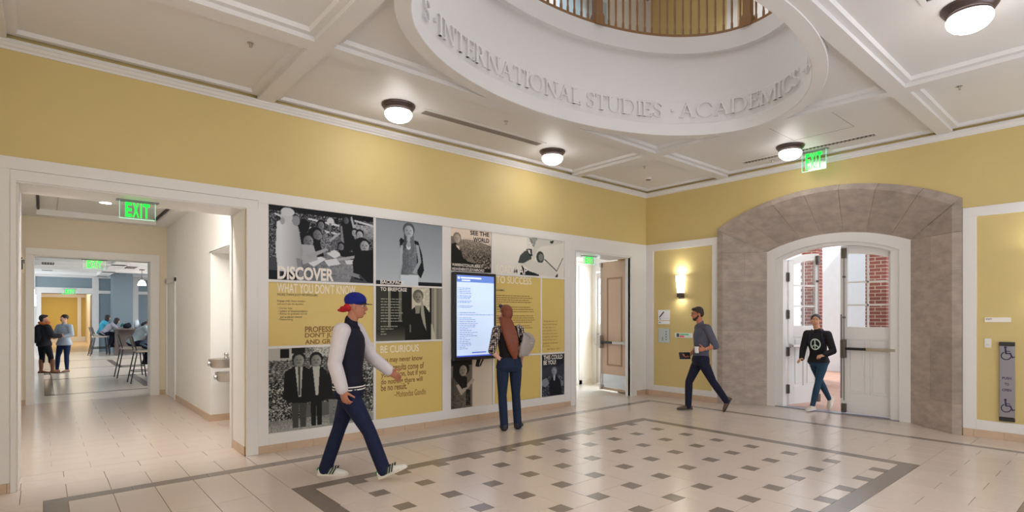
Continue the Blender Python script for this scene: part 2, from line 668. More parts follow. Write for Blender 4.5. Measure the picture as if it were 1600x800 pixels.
def skirting(name, pts_axis, fixed, lo, hi, proud, z1, step, sgn=-1):
    """skirting of single stone tiles; pts_axis 'x': runs along X at Y=fixed"""
    root = None
    q = lo
    k = 0
    back = MB()
    if pts_axis == 'x': back.box(lo, hi, fixed, fixed + sgn * proud * .5, 0, z1 - .003)
    else: back.box(fixed, fixed + sgn * proud * .5, lo, hi, 0, z1 - .003)
    root = struct(back, name, M['grout'])
    while q < hi - .01:
        e = min(q + step, hi)
        b = MB()
        if pts_axis == 'x': b.box(q + .0012, e - .0012, fixed, fixed + sgn * proud, 0, z1)
        else: b.box(fixed, fixed + sgn * proud, q + .0012, e - .0012, 0, z1)
        b.build('skirting_tile', M['base_tile'], root, bevel=.0015)
        q = e
        k += 1
    return root


skirting('baseboard_left', 'x', W, 1.82, DX0 - .1, .026, .087, .305)
skirting('baseboard_back', 'x', W, XW, OPX0 - .04, .026, .087, .305)
skirting('baseboard_right', 'y', XR, YAC + 1.78, W - .03, .026, .10, .305)
skirting('baseboard_front', 'y', XR, -1.2, YAC - 1.79, .026, .10, .305)
skirting('baseboard_reveal', 'y', OPX1, W + .03, W + TH - .05, .014, .1, .305)
b = MB(); b.box(DX1 + .13, XR - .026, W - .026, W, 0, .1)
struct(b, 'baseboard_corner', M['base_tile'])

# white framing of the arch wall
t = MB()
x0, x1 = XR - PR, XR + .002


def ty(a, b, z0, z1):
    t.box(x0, x1, a, b, z0, z1)


ty(YAC + 1.78, W - PR, 2.86, ZB)
ty(YAC + 1.78, YAC + 1.90, .10, 2.86)
ty(6.645, W - PR, .10, 2.86)
ty(YAC + 1.90, 6.645, .10, .205)
ty(-1.2, YAC - 1.785, 2.87, ZB)
ty(1.52, YAC - 1.785, .10, 2.87)
ty(-1.2, 1.52, .10, .225)
struct(t, 'trim_4', M['white'], bevel=.0025)

# ------------------------------------------------------------------ ceiling: panels, beams, stepped edges, crown
CX, CY = 4.41, 3.475
EA, EB = 2.37, 1.43         # opening of the drum
RA, RB = 2.50, 1.585        # outer edge of the ring


def ell(a, b, k, n):
    q = 2 * pi * k / n
    return CX + a * math.cos(q), CY + b * math.sin(q)


XB = [(-.40, -.23), (1.80, 1.97), (6.85, 7.02), (XR - .055, XR + .3)]
YB = [(-1.75, -1.58), (1.765, 1.935), (5.01, 5.20), (W - .055, W + .3)]
cp = MB()
bx0, bx1, by0, by1 = 1.95, 6.87, 1.90, 5.05
zt = ZP + .12
cp.box(XW - .1, bx0, YS - .1, W + .2, ZP, zt)
cp.box(bx1, XR + .3, YS - .1, W + .2, ZP, zt)
cp.box(bx0, bx1, YS - .1, by0, ZP, zt)
cp.box(bx0, bx1, by1, W + .2, ZP, zt)
# slab with elliptical hole
N = 96
inner, outer = [], []
for k in range(N):
    q = 2 * pi * k / N
    c, s = math.cos(q), math.sin(q)
    inner.append((CX + (EA + .05) * c, CY + (EB + .05) * s))
    sx = ((bx1 - CX) if c > 0 else (CX - bx0)) / max(abs(c), 1e-6)
    sy = ((by1 - CY) if s > 0 else (CY - by0)) / max(abs(s), 1e-6)
    r = min(sx, sy)
    outer.append((CX + r * c, CY + r * s))
cp.rings([[(*p, ZP) for p in outer], [(*p, ZP) for p in inner], [(*p, zt) for p in inner], [(*p, zt) for p in outer]], cap=False, closed=True)
ceiling = struct(cp, 'ceiling', M['ceil'])
bm_ = MB()
for a, b in XB[:3]:
    bm_.box(a, b, YS, YB[0][0], ZS, ZP + .01)
    for k in range(3): bm_.box(a, b, YB[k][0], YB[k + 1][0] + (.01 if k == 2 else 0), ZS, ZP + .01)
xs = [XW] + [q for ab in XB[:3] for q in ab] + [XR - .055]
for a, b in YB[:3]:
    for k in range(0, len(xs) - 1, 2): bm_.box(xs[k], xs[k + 1], a, b, ZS, ZP + .01)
bm_.build('ceiling_beams', M['ceil'], ceiling)
# stepped inner edges of every coffer
LED = .062


def ledge(mb, x0, x1, y0, y1, z=4.062):
    mb.rings([[(x0, y0, z), (x1, y0, z), (x1, y1, z), (x0, y1, z)],
              [(x0 + LED, y0 + LED, z), (x1 - LED, y0 + LED, z), (x1 - LED, y1 - LED, z), (x0 + LED, y1 - LED, z)],
              [(x0 + LED + .012, y0 + LED + .012, ZP), (x1 - LED - .012, y0 + LED + .012, ZP), (x1 - LED - .012, y1 - LED - .012, ZP), (x0 + LED + .012, y1 - LED - .012, ZP)],
              [(x0, y0, ZP), (x1, y0, ZP), (x1, y1, ZP), (x0, y1, ZP)]], cap=False, closed=True)


xe = [(XW, -.40), (-.23, 1.80), (1.97, 6.85), (7.02, XR - .055)]
ye = [(YS, -1.75), (-1.58, 1.765), (1.935, 5.01), (5.20, W - .055)]
for a, b in xe:
    for c, d in ye:
        l_ = MB()
        ledge(l_, a, b, c, d)
        l_.build('coffer_moulding', M['ceil'], ceiling)
# crown moulding along the walls
cr = MB()
prof = [(0, 3.945), (.012, 3.945), (.018, 3.965), (.03, 3.975), (.045, 4.0), (.055, 4.0), (.055, 4.03), (0, 4.03)]
cr.rings([[(XW, W - u, z) for u, z in prof], [(XR - u, W - u, z) for u, z in prof]])
cr.rings([[(XR - u, W - u, z) for u, z in prof], [(XR - u, YS, z) for u, z in prof]])
struct(cr, 'trim_5', M['ceil'])

# ring, drum and lettering band of the oculus
ring = MB()
N = 128
P = [(RA, RB, 4.2), (RA, RB, ZS - .006), (RA - .004, RB - .004, ZS - .010), (EA + .006, EB + .006, ZS - .010), (EA, EB, ZS - .004), (EA, EB, 4.165),
     (EA + .008, EB + .008, 4.175), (EA + .05, EB + .05, 4.175), (EA + .05, EB + .05, 4.49), (EA + .056, EB + .056, 4.496), (EA + .056, EB + .056, 5.10),
     (EA - .0, EB - .0, 5.115), (EA - .0, EB - .0, 5.34), (EA + .3, EB + .3, 5.34), (EA + .3, EB + .3, 4.2)]
ring.rings([[(*ell(a, b, k, N), z) for k in range(N)] for a, b, z in P], cap=False, closed=True)
drum = struct(ring, 'ceiling_drum', M['ceil'], smooth=30)
# ------------------------------------------------------------------ corridor past the left opening
CZ = 3.34
CXR, CXL = 1.86, -0.30
YF = W + TH
c = MB()
c.box(-1.6, 4.6, YF, 13.42, -.2, -.004)
cf = struct(c, 'floor.001', M['grout'])
tm = MB()
yy = YF
k = 0
while yy < 13.3:
    xx = -1.45 - .305 * (k % 2) - .0
    while xx < 2.2:
        tm.box(max(xx, -1.45) + .001, min(xx + .61, 2.3) - .001, yy + .001, min(yy + .305, 13.42) - .001, -.008, 0)
        xx += .61
    yy += .305
    k += 1
tm.build('floor_tiles', M['tile'], cf, kind='stuff')
c = MB()
c.box(CXR, CXR + .15, 9.41, 13.3, 0, 2.3)          # right wall beyond the fountain niche
c.box(CXR, CXR + .15, 9.41, 12.32, 2.3, CZ)
c.box(CXR, CXR + .15, 12.32, 13.3, 2.26, CZ)
c.box(CXR + .15, 2.35, 9.41, 9.55, 0, 2.52)
c.box(2.3, 2.45, 7.9, 9.41, 0, 2.52)
c.box(CXR, 2.45, YF, 7.9, 0, CZ)
c.box(CXR, 2.45, 7.9, 9.41, 2.52, CZ)
corr_r = struct(c, 'wall_right.001', M['white_wall'])
c = MB()
c.box(-.60, CXL, YF, 9.3, 0, CZ)
c.box(-.60, CXL, 10.3, 13.3, 0, CZ)
c.box(-.60, CXL, 9.3, 10.3, 2.2, CZ)
c.box(-.65, -.58, 9.25, 10.35, 0, 2.3)
struct(c, 'wall_left.001', M['beige_wall'])
c = MB()
for a, b, z0, z1 in ((-.6, -.115, 0, 4.2), (1.60, 8.2, 0, 4.2), (-.115, 1.60, 2.655, 4.2), (-1.8, -.6, 0, 4.2)):
    c.box(a, b, Y2, Y2 + .35, z0, z1)
struct(c, 'wall_far', M['beige_wall'])
t = MB()
for a, b in ((-.215, -.115), (1.60, 1.735)):
    t.box(a, b, Y2 - .025, Y2, 0, 2.655)
t.box(-.215, 1.735, Y2 - .025, Y2, 2.655, 2.78)
for a, b in ((-.118, -.10), (1.585, 1.603)):
    t.box(a, b, Y2 - .01, Y2 + .36, 0, 2.655)
t.box(-.115, 1.60, Y2 - .01, Y2 + .36, 2.64, 2.657)
t.box(-.25, -.115, Y2 + .35, Y2 + .37, 0, 2.78)
t.box(1.6, 1.73, Y2 + .35, Y2 + .37, 0, 2.78)
struct(t, 'trim_6', M['white'], bevel=.002)
# ceiling with a raised tray
c = MB()
tx0, tx1, ty0, ty1 = -.07, 1.64, 8.2, 13.0
c.box(-.65, tx0, YF, Y2, CZ, CZ + .15)
c.box(tx1, 3.0, YF, Y2, CZ, CZ + .15)
c.box(tx0, tx1, YF, ty0, CZ, CZ + .15)
c.box(tx0, tx1, ty1, Y2, CZ, CZ + .15)
c.box(tx0, tx1, ty0, ty1, CZ + .1, CZ + .25)
c.box(CXR, 3.0, 7.9, 9.5, 2.515, 2.53)
cc = struct(c, 'ceiling.001', M['ceil_w'])
g = MB()
g.box(tx0 + .01, tx0 + .04, ty0 + .3, ty1 - .1, CZ + .07, CZ + .1)
g.box(tx1 - .04, tx1 - .01, ty0 + .3, ty1 - .1, CZ + .07, CZ + .1)
g.build('shadow_gap', M['slot'], cc)
g = MB()
g.box(.19, .196, ty0, ty1, CZ + .095, CZ + .1)
g.box(tx0, tx1, 11.0, 11.006, CZ + .095, CZ + .1)
g.build('panel_joint', M['grille'], cc)
b = MB()
b.box(CXR - .012, CXR, 9.398, 12.32, 0, .1); b.box(CXR, 2.3, 9.398, 9.41, 0, .1)
b.box(CXL, CXL + .012, YF, 9.2, 0, .1); b.box(CXL, CXL + .012, 10.4, Y2, 0, .1)
b.box(CXL, -.215, Y2 - .012, Y2, 0, .1); b.box(1.735, CXR, Y2 - .012, Y2, 0, .1)
struct(b, 'baseboard_corridor', M['base_tile'])
# side door at the far right of the corridor
t = MB()
t.box(CXR - .025, CXR + .02, 12.27, 12.37, 0, 2.30)
t.box(CXR - .025, CXR + .02, 13.22, 13.3, 0, 2.30)
t.box(CXR - .025, CXR + .02, 12.27, 13.3, 2.22, 2.32)
t.box(CXR - .01, CXR + .14, 12.37, 12.40, 0, 2.22)
dr = struct(t, 'door_1', M['white'], bevel=.003)
l_ = MB(); l_.box(CXR + .07, CXR + .11, 12.4, 13.22, .01, 2.21)
l_.build('door_leaf', M['white'], dr)
h = MB(); h.cyl((CXR + .07, 12.5, 1.02), (CXR + .02, 12.5, 1.02), .012); h.cyl((CXR + .025, 12.5, 1.02), (CXR + .025, 12.62, 1.02), .01)
h.build('door_handle', M['steel'], dr)
# restroom door frame in the left wall
t = MB()
t.box(CXL - .02, CXL + .03, 9.20, 9.30, 0, 2.28)
t.box(CXL - .02, CXL + .03, 10.3, 10.4, 0, 2.28)
t.box(CXL - .02, CXL + .03, 9.2, 10.4, 2.19, 2.30)
t.box(CXL - .1, CXL + .0, 10.28, 10.31, 0, 2.2)
dr = struct(t, 'door_2', M['white'], bevel=.003)
l_ = MB(); l_.box(CXL - .13, CXL - .09, 9.31, 10.28, .01, 2.19)
l_.build('door_leaf', M['white'], dr)
s_ = MB(); s_.box(CXL + .028, CXL + .036, 10.315, 10.385, .98, 1.18)
s_.build('strike_plate', M['black'], dr)
# downlights
for x, y in ((.78, 9.35), (.78, 11.6)):
    r = empty('downlight', (x, y, CZ + .1), label=('round recessed downlight glowing in the corridor ceiling tray, nearer one' if y < 10 else 'round recessed downlight glowing in the corridor ceiling tray, farther one'), cat='ceiling light', group='corridor downlights')
    a_ = MB(); a_.lathe((0, 0, 0), [(.075, 0), (.095, -.004), (.1, -.0), (.1, .01)], 24)
    a_.build('trim_ring', M['white'], r)
    a_ = MB(); a_.lathe((0, 0, 0), [(.001, -.004), (.074, -.003), (.074, .005)], 24)
    a_.build('diffuser', emis('downlight_glow', (255, 248, 236), 60), r)


def sprinkler(x, y, z, label):
    r = empty('sprinkler', (x, y, z), label=label, cat='sprinkler', group='ceiling sprinklers')
    a = MB(); a.lathe((0, 0, 0), [(.03, 0), (.03, -.004), (.012, -.006), (.009, -.02), (.006, -.035), (.014, -.037), (.014, -.04)], 14)
    a.build('head', M['steel'], r)
    a = MB()
    for s in (-1, 1): a.tube([(s * .01, 0, -.006), (s * .017, 0, -.02), (s * .006, 0, -.037)], .0022, 6)
    a.build('arms', M['steel'], r)


sprinkler(1.43, 5.60, ZP, 'small sprinkler head in the ceiling panel above the left opening')
sprinkler(4.46, 5.62, ZP, 'small sprinkler head between the ceiling grille and the oval opening')
sprinkler(7.53, 5.74, ZP, 'small sprinkler head in the corner ceiling panel beside the smoke detector')
sprinkler(7.47, 1.41, ZP, 'small sprinkler head in the ceiling panel right of the beam crossing')
sprinkler(8.78, 4.12, ZP, 'small sprinkler head near the exit sign over the arch wall')
sprinkler(.55, 8.9, CZ + .1, 'small sprinkler head in the corridor ceiling tray')

# drinking fountains in the niche, upper one and lower one
def fountain(x, y, z, label):
    r = empty('drinking_fountain', (x, y, z), label=label, cat='drinking fountain', group='drinking fountains')
    b = MB()
    # bowl body: half round trough from the wall (+X) towards -X
    R = []
    for zz, s in ((-.115, .80), (-.10, .9), (-.03, 1.0), (0.0, 1.02)):
        ring = []
        for k in range(17):
            q = pi / 2 + pi * k / 16
            ring.append((-.16 * 0 + math.cos(q) * .19 * s - .10, math.sin(q) * .17 * s, zz))
        ring.append((.22, -.17 * s, zz)); ring.append((.22, .17 * s, zz))
        R.append(ring)
    b.rings(R)
    b.build('bowl', M['steel'], r, smooth=35)
    b = MB()
    R = []
    for zz, s in ((.0, 1.04), (.014, 1.04), (.014, .92), (.006, .88)):
        ring = []
        for k in range(17):
            q = pi / 2 + pi * k / 16
            ring.append((math.cos(q) * .19 * s - .10, math.sin(q) * .17 * s, zz))
        ring.append((.22, -.17 * s, zz)); ring.append((.22, .17 * s, zz))
        R.append(ring)
    b.rings(R)
    b.build('rim', M['steel'], r, smooth=35)
    b = MB(); b.lathe((-.07, 0, .014), [(.03, 0), (.03, .02), (.018, .03), (.03, .045), (.033, .065), (.022, .085), (.008, .09)], 16)
    b.build('spout', M['steel'], r, smooth=True)
    b = MB(); b.cyl((-.285, 0, -.05), (-.305, 0, -.05), .035, .03)
    b.build('push_button', M['steel'], r)
    b = MB(); b.box(.2, .245, -.1, .1, -.45, -.02); b.cyl((.1, 0, -.11), (.22, 0, -.2), .03)
    b.build('wall_bracket', M['steel_dark'], r, bevel=.006)


fountain(2.05, 9.00, .945, 'upper steel drinking fountain projecting from the corridor niche')
fountain(2.05, 8.60, .785, 'lower steel drinking fountain nearest the opening in the corridor niche')

# restroom pictogram sign on the left end of the far wall
r = empty('restroom_sign', (CXL, 10.55, 1.6), label='dark man and wheelchair pictograms on the wall left of the far opening', cat='sign')


def wheelchair(mb, cx, cz, s, P):
    """accessibility symbol; P(u, v) maps to 3D, s = height"""
    def seg(a, b, wd):
        a = Vector(a); b = Vector(b)
        d = (b - a).normalized() * wd / 2
        n_ = Vector((-d[1], d[0]))
        q = [a + n_ - d, a - n_ - d, b - n_ + d, b + n_ + d]
        mb.rings([[P(cx + p[0] * s, cz + p[1] * s, 0) for p in q], [P(cx + p[0] * s, cz + p[1] * s, 1) for p in q]])
    def disc(c, rr, n=14):
        q = [(c[0] + rr * math.cos(2 * pi * k / n), c[1] + rr * math.sin(2 * pi * k / n)) for k in range(n)]
        mb.rings([[P(cx + p[0] * s, cz + p[1] * s, 0) for p in q], [P(cx + p[0] * s, cz + p[1] * s, 1) for p in q]])
    disc((-.08, .42), .085)
    seg((-.08, .30), (-.05, .0), .1)
    seg((-.07, .14), (.17, .14), .06)
    seg((-.05, -.02), (.2, -.02), .09)
    seg((.2, -.02), (.32, -.30), .09)
    seg((.32, -.32), (.44, -.27), .07)
    prev = None
    for k in range(17):
        q = math.radians(115 + 235 * k / 16)
        p = (-.04 + .28 * math.cos(q), -.2 + .28 * math.sin(q))
        if prev: seg(prev, p, .06)
        prev = p


def person_icon(mb, cx, cz, s, P):
    def poly(q): mb.rings([[P(cx + p[0] * s, cz + p[1] * s, 0) for p in q], [P(cx + p[0] * s, cz + p[1] * s, 1) for p in q]])
    poly([(.09 * math.cos(2 * pi * k / 12), .41 + .09 * math.sin(2 * pi * k / 12)) for k in range(12)])
    poly([(-.2, .28), (.2, .28), (.2, -.02), (.14, -.02), (.14, .2), (.11, .2), (.11, -.5), (.01, -.5), (.01, -.05), (-.01, -.05), (-.01, -.5), (-.11, -.5), (-.11, .2), (-.14, .2), (-.14, -.02), (-.2, -.02)])


sg = MB()
Pm = lambda u, v, d: (u, Y2 - .003 - .003 * d, v)
person_icon(sg, -.262 - .0, 2.47, .21, lambda u, v, d: (u, 12.9 - .004 * d, v))
r.location = (0, 0, 0)
bk = MB(); bk.box(-.30, -.215, 12.90, 12.906, 2.3, 2.62)
bk.build('back_plate', M['beige_wall'], r)
sg.build('pictogram', M['black'], r)
sg = MB(); wheelchair(sg, -.165, 2.40, .105, Pm)
sg.build('pictogram', M['black'], r)
br = MB(); br.box(-.30, -.29, 12.85, 13.3, 2.45, 2.5)
br.build('bracket', M['beige_wall'], r)

# ------------------------------------------------------------------ lounge (blue walls) beyond the corridor
LZ, Y3 = 3.42, 31.0
LY = Y2 + .35
c = MB(); c.box(-2, 9, LY - .25, Y3 + .4, -.2, 0)
lf = struct(c, 'floor.002', mat('lounge_floor_tile', (222, 210, 196), .22, var=.05, scale=2, stretch=(1, 10, 1), rnd=.01))
d = MB()
for q in ((0.04, .19, 14.6, 30.5), (1.70, 1.86, 15.2, 18.4), (1.70, 1.86, 21.5, 25)):
    d.box(*q, 0, .003)
for y in (14.6, 18.2, 21.7, 25.4):
    d.box(.04, 6, y, y + .10, 0, .003)
d.build('border_tile', M['dark_tile'], lf)
c = MB(); c.box(-.54, -.29, LY, 27.2, 0, LZ)
struct(c, 'wall_left.002', M['blue_wall'])
c = MB(); c.box(8, 8.3, LY, Y3, 0, LZ)
struct(c, 'wall_right.002', M['blue_wall'])
c = MB()
for a, b, z0, z1 in ((-2, -.02, 0, LZ), (-.02, 1.62, 2.53, LZ), (1.62, 8.2, 0, LZ)):
    c.box(a, b, Y3, Y3 + .4, z0, z1)
struct(c, 'wall_far.001', M['blue_wall'])
c = MB(); c.box(2.25, 2.95, 29.95, Y3, 0, LZ)
struct(c, 'wall_column', M['blue_wall'])
t = MB()
y_ = Y3 - .03
for k, (a, b, z0, z1) in enumerate(((-.2, -.02, 0, 2.72), (1.62, 1.85, 0, 3.3), (-.2, 1.7, 2.53, 2.77), (-.3, 8, 3.22, LZ), (1.85, 8, 2.55, 2.68), (3.05, 3.25, 0, 3.3), (-.3, -.2, 0, LZ - .001))):
    t.box(a, b, y_ - .005 * k, Y3 + .001 * k, z0, z1)
t.box(-.29, -.275, LY, 27.2, 0, .12); t.box(-.29, -.275, LY, 27.2, 2.55, 2.68); t.box(-.5, -.23, 27.2, 27.23, 0, .12)
struct(t, 'trim_7', M['white'])
c = MB()
c.box(-2, 9, LY, Y3 + .4, LZ, LZ + .2)
lc = struct(c, 'ceiling.002', M['ceil_w'])
b = MB()
for y in (16.0, 19.6, 23.4, 27.4, 30.6): b.box(-2, 8, y, y + .5, LZ - .12, LZ)
for x in (1.75, 4.6): b.box(x, x + .4, LY, Y3, LZ - .12, LZ)
b.build('ceiling_beams', M['ceil_w'], lc)
k = 0
for y in (14.85, 18.05, 21.75, 25.65, 29.2):
    for x in (.0, 2.35):
        k += 1
        r = empty('linear_air_grille', (x, y, LZ - .0), label='grey slot grille in the white lounge ceiling, %s row, %s from the corridor' % ('left' if x < 1 else 'right', ('first', 'second', 'third', 'fourth', 'last')[(k - 1) // 2]), cat='air grille', group='lounge ceiling grilles')
        a = MB(); a.box(0, .32, -.95, .95, -.012, -.001)
        a.build('backing', M['slot'], r)
        a = MB()
        for q in range(4): a.box(.03 + q * .075, .07 + q * .075, -.95, .95, -.02, -.004)
        a.build('fins', M['grille'], r)
# lounge lamps on the left wall and pendant
for i, y in enumerate((19.5, 24.2)):
    r = empty('wall_lamp', (-.288, y, 2.06), label=('glowing tube wall lamp on the blue wall, %s of the pair' % ('nearer' if i == 0 else 'farther')), cat='wall lamp', group='lounge wall lamps')
    a = MB(); a.cyl((.09, 0, -.17), (.09, 0, .2), .065, n=14)
    a.build('lamp_shade', emis('lamp_tube_glow', (255, 250, 240), 6), r)
    a = MB(); a.box(0, .05, -.04, .04, -.3, -.1); a.box(.03, .12, -.03, .03, -.22, -.17)
    a.build('bracket', M['bronze'], r)
r = empty('pendant_lamp', (2.95, 27.0, LZ), label='small glass pendant lamp hanging over the high table', cat='pendant lamp')
a = MB(); a.cyl((0, 0, 0), (0, 0, -.03), .09, n=14); a.build('canopy', M['bronze'], r)
a = MB(); a.cyl((0, 0, -.03), (0, 0, -.42), .008, n=6); a.build('rod', M['bronze'], r)
a = MB(); a.lathe((0, 0, -.42), [(.04, 0), (.1, -.05), (.15, -.2), (.14, -.22)], 16); a.build('lamp_shade', emis('pendant_glow', (255, 236, 220), 5), r, smooth=True)
# screen on the lounge far wall
r = empty('wall_screen', (3.9, Y3 - .03, 1.95), label='bright blue-white wall screen with dark frame beyond the high table', cat='screen')
a = MB(); a.box(-.02, 1.6, -.06, 0, -.52, .55); a.build('bezel', mat('blue_black_bezel', (40, 44, 96), .4), r, bevel=.01)
a = MB(); a.box(.05, 1.53, -.064, -.06, -.45, .48); a.build('display', emis('lounge_screen', (214, 222, 255), 1.1), r)
a = MB()
for q in range(11): a.box(.1, 1.1 + .35 * ((q * 7) % 3) / 2, -.066, -.064, .38 - q * .075, .40 - q * .075)
a.build('text_lines', emis('lounge_screen_text', (120, 140, 220), .9), r)

# ------------------------------------------------------------------ yellow hall beyond the lounge
c = MB(); c.box(-2, 5, Y3 + .15, 45, -.2, -.001)
struct(c, 'floor.003', mat('far_floor_tile', (204, 178, 140), .25, var=.04, scale=2))
M['yellow2'] = mat('golden_wall_paint', (196, 172, 92), .55, var=.02, scale=2)
c = MB(); c.box(-2, 5, 44.5, 45, 0, 3.5)
struct(c, 'wall_far.002', M['yellow2'])
c = MB(); c.box(2.0, 2.3, Y3 + .4, 44.5, 0, 3.5)
struct(c, 'wall_right.003', M['beige_wall'])
c = MB(); c.box(-.7, -.4, Y3 + .4, 44.5, 0, 3.5)
struct(c, 'wall_left.003', M['beige_wall'])
c = MB(); c.box(-2, 5, Y3 + .4, 45, 3.2, 3.5)
struct(c, 'ceiling.003', M['ceil_w'])
t = MB()
t.box(-.4, 2.0, 44.45, 44.5, 2.7, 2.9); t.box(-.4, 2.0, 44.45, 44.5, 0, .3); t.box(1.62, 1.8, 44.43, 44.49, .001, 2.899)
t.box(1.9, 2.0, 38, 38.2, 0, 2.75); t.box(1.9, 2.0, 36.0, 36.2, 0, 2.75); t.box(1.9, 2.0, 36, 38.2, 2.65, 2.75)
struct(t, 'trim_8', M['white'])
b = MB(); b.box(1.985, 1.995, 36.2, 38, 0, 2.65)
struct(b, 'door_3', M['wood'])

# ------------------------------------------------------------------ vestibule beside the hall corner
VX1, VY1, VZ = 9.56, 8.80, 2.98
c = MB(); c.box(6.0, VX1 + .3, YF, VY1 + .2, -.2, 0)
c.box(DX1, VX1 + .3, W + .12, YF, -.2, 0)
struct(c, 'floor.004', mat('vestibule_tile', (206, 200, 192), .24, var=.04, scale=3, stretch=(1, 10, 1)))
c = MB(); c.box(6.0, VX1 + .3, VY1, VY1 + .2, 0, VZ + .3)
struct(c, 'wall_far.003', M['white_wall'])
c = MB(); c.box(6.0, 6.2, YF, VY1, 0, VZ + .3)
struct(c, 'wall_left.004', M['white_wall'])
c = MB(); c.box(6.0, VX1 + .3, YF, VY1 + .2, VZ, VZ + .3)
struct(c, 'ceiling.004', M['ceil_w'])
c = MB()
for a, b, z0, z1 in ((YF, 7.42, 0, VZ), (7.42, 8.74, 2.62, VZ), (8.74, VY1, 0, VZ)):
    c.box(VX1, VX1 + .3, a, b, z0, z1)
struct(c, 'wall_right.004', M['white_wall'])
t = MB()
t.box(VX1 - .02, VX1, 8.66, VY1, 0, 2.6); t.box(VX1 - .02, VX1, 7.36, VY1, 2.6, 2.78); t.box(VX1 - .02, VX1, 7.36, 7.46, 0, 2.6)
t.box(6.2, VX1 - .02, VY1 - .02, VY1, 2.72, 2.80); t.box(9.1, 9.2, VY1 - .015, VY1, 0, 2.72); t.box(6.2, VX1 - .02, VY1 - .015, VY1, 0, .10)
struct(t, 'trim_9', M['white'])
# exterior leaf with six panes (far one); the hidden near leaf is set open outwards to let daylight flood in
def ext_leaf(name, x, y0, y1, label=None):
    f = MB()
    s = .11
    f.box(x, x + .045, y0, y0 + s, .02, 2.58); f.box(x, x + .045, y1 - s, y1, .02, 2.58)
    f.box(x, x + .045, y0 + s, y1 - s, 2.44, 2.58); f.box(x, x + .045, y0 + s, y1 - s, .02, 1.38)
    ym = (y0 + y1) / 2
    f.box(x + .01, x + .035, ym - .012, ym + .012, 1.38, 2.44)
    for z in (1.73, 2.09): f.box(x + .01, x + .035, y0 + s, y1 - s, z - .012, z + .012)
    for a, b in ((y0 + s, ym - .03), (ym + .03, y1 - s)): f.box(x - .008, x, a, b, .3, 1.15)
    o = struct(f, name, M['white'], bevel=.003)
    for i in range(2):
        for j in range(3):
            g = MB(); a = (y0 + s, ym + .012)[i]; b = (ym - .012, y1 - s)[i]
            g.box(x + .02, x + .024, a, b, 1.38 + .355 * j, 1.38 + .355 * (j + 1))
            g.build('pane', M['glass'], o)
    return o


d5 = ext_leaf('door_4', VX1 + .02, 8.09, 8.72)
b = MB(); b.box(VX1 - .05, VX1 - .02, 8.12, 8.70, 1.0, 1.05); b.build('panic_bar', M['steel'], d5)
b = MB(); b.box(VX1 - .07, VX1 + .02, 8.60, 8.68, .9, 1.16); b.build('lock_case', M['steel'], d5, bevel=.01)
f = ext_leaf('door_5', 0, 0, .63)
f.rotation_euler = (0, 0, math.radians(-95)); f.location = (VX1 + .07, 7.46, 0)

# wood leaf standing open in the vestibule opening
ang = math.atan2(.82, .08)
r = empty('door_6', (8.685, 6.985, 0), math.atan2(.82, .09), kind='structure')
DL, DT = .83, .045
b = MB(); b.box(0, DL, -DT / 2, DT / 2, .03, 2.70); leaf = b.build('door_leaf', M['door_wood'], r, bevel=.002)
for s in (1, -1):
    b = MB()
    y_ = s * DT / 2
    for a0, a1, z0, z1 in ((.19, .64, .54, .575), (.19, .64, 2.33, 2.365), (.19, .225, .575, 2.33), (.605, .64, .575, 2.33)):
        b.box(a0, a1, y_, y_ + s * .008, z0, z1)
    b.build('moulding', M['door_moulding'], r)
    b = MB(); b.box(.02, DL - .02, y_, y_ + s * .003, .08, .36); b.build('kick_plate', mat('bright_steel_plate', (214, 216, 218), .22, .9), r)
y_ = DT / 2
b = MB(); b.box(.06, .40, y_ + .05, y_ + .085, 1.0, 1.05); b.build('bar_housing', M['steel'], r, bevel=.004)
b = MB(); b.box(.40, .78, y_ + .05, y_ + .085, 1.0, 1.05); b.build('push_pad', M['black'], r, bevel=.004)
b = MB(); b.box(.75, .83, y_, y_ + .10, .90, 1.17); b.build('lock_case', M['steel'], r, bevel=.012)
b = MB(); b.box(.03, .10, y_, y_ + .08, .99, 1.06); b.build('bar_end', M['steel'], r, bevel=.006)
b = MB(); b.cyl((.80, y_ + .03, .1), (.80, y_ + .03, .9), .009, n=8); b.cyl((.80, y_ + .03, 1.17), (.80, y_ + .03, 2.66), .009, n=8)
b.build('latch_rod', M['steel'], r)
b = MB(); b.box(.775, .825, y_, y_ + .05, 2.6, 2.69); b.box(.775, .825, y_, y_ + .05, .03, .12); b.build('rod_latch', M['steel'], r)
for z in (.28, 1.0, 1.75, 2.45):
    b = MB(); b.cyl((-.015, y_, z - .06), (-.015, y_, z + .06), .012, n=8); b.box(-.055, .0, y_ - .004, y_ + .006, z - .06, z + .06)
    b.build('hinge', M['steel'], r)
M['globe_dummy'] = M['globe']
# ------------------------------------------------------------------ stone arch portal
XF, XI = XR - .042, 9.45        # face plane and inner plane of the splay
arch = empty('trim_10', (0, 0, 0), kind='structure')
core = MB()
npts = 32


def arch_pts(q):
    """q in [-1,1] along the arch -> outer, lip, inner profile points (y,z)"""
    yo = YAC + 1.78 * q
    yl = YAC + 1.675 * q
    yi = YAC + 1.08 * q
    return (yo, arc_z(yo, 3.585, 3.135, 1.78)), (yl, arc_z(yl, 3.505, 3.05, 1.675)), (yi, arc_z(yi, 2.905, 2.69, 1.08))


qj = [-1, -.765, -.455, -.152, .152, .455, .765, 1]
GAPQ = .0022


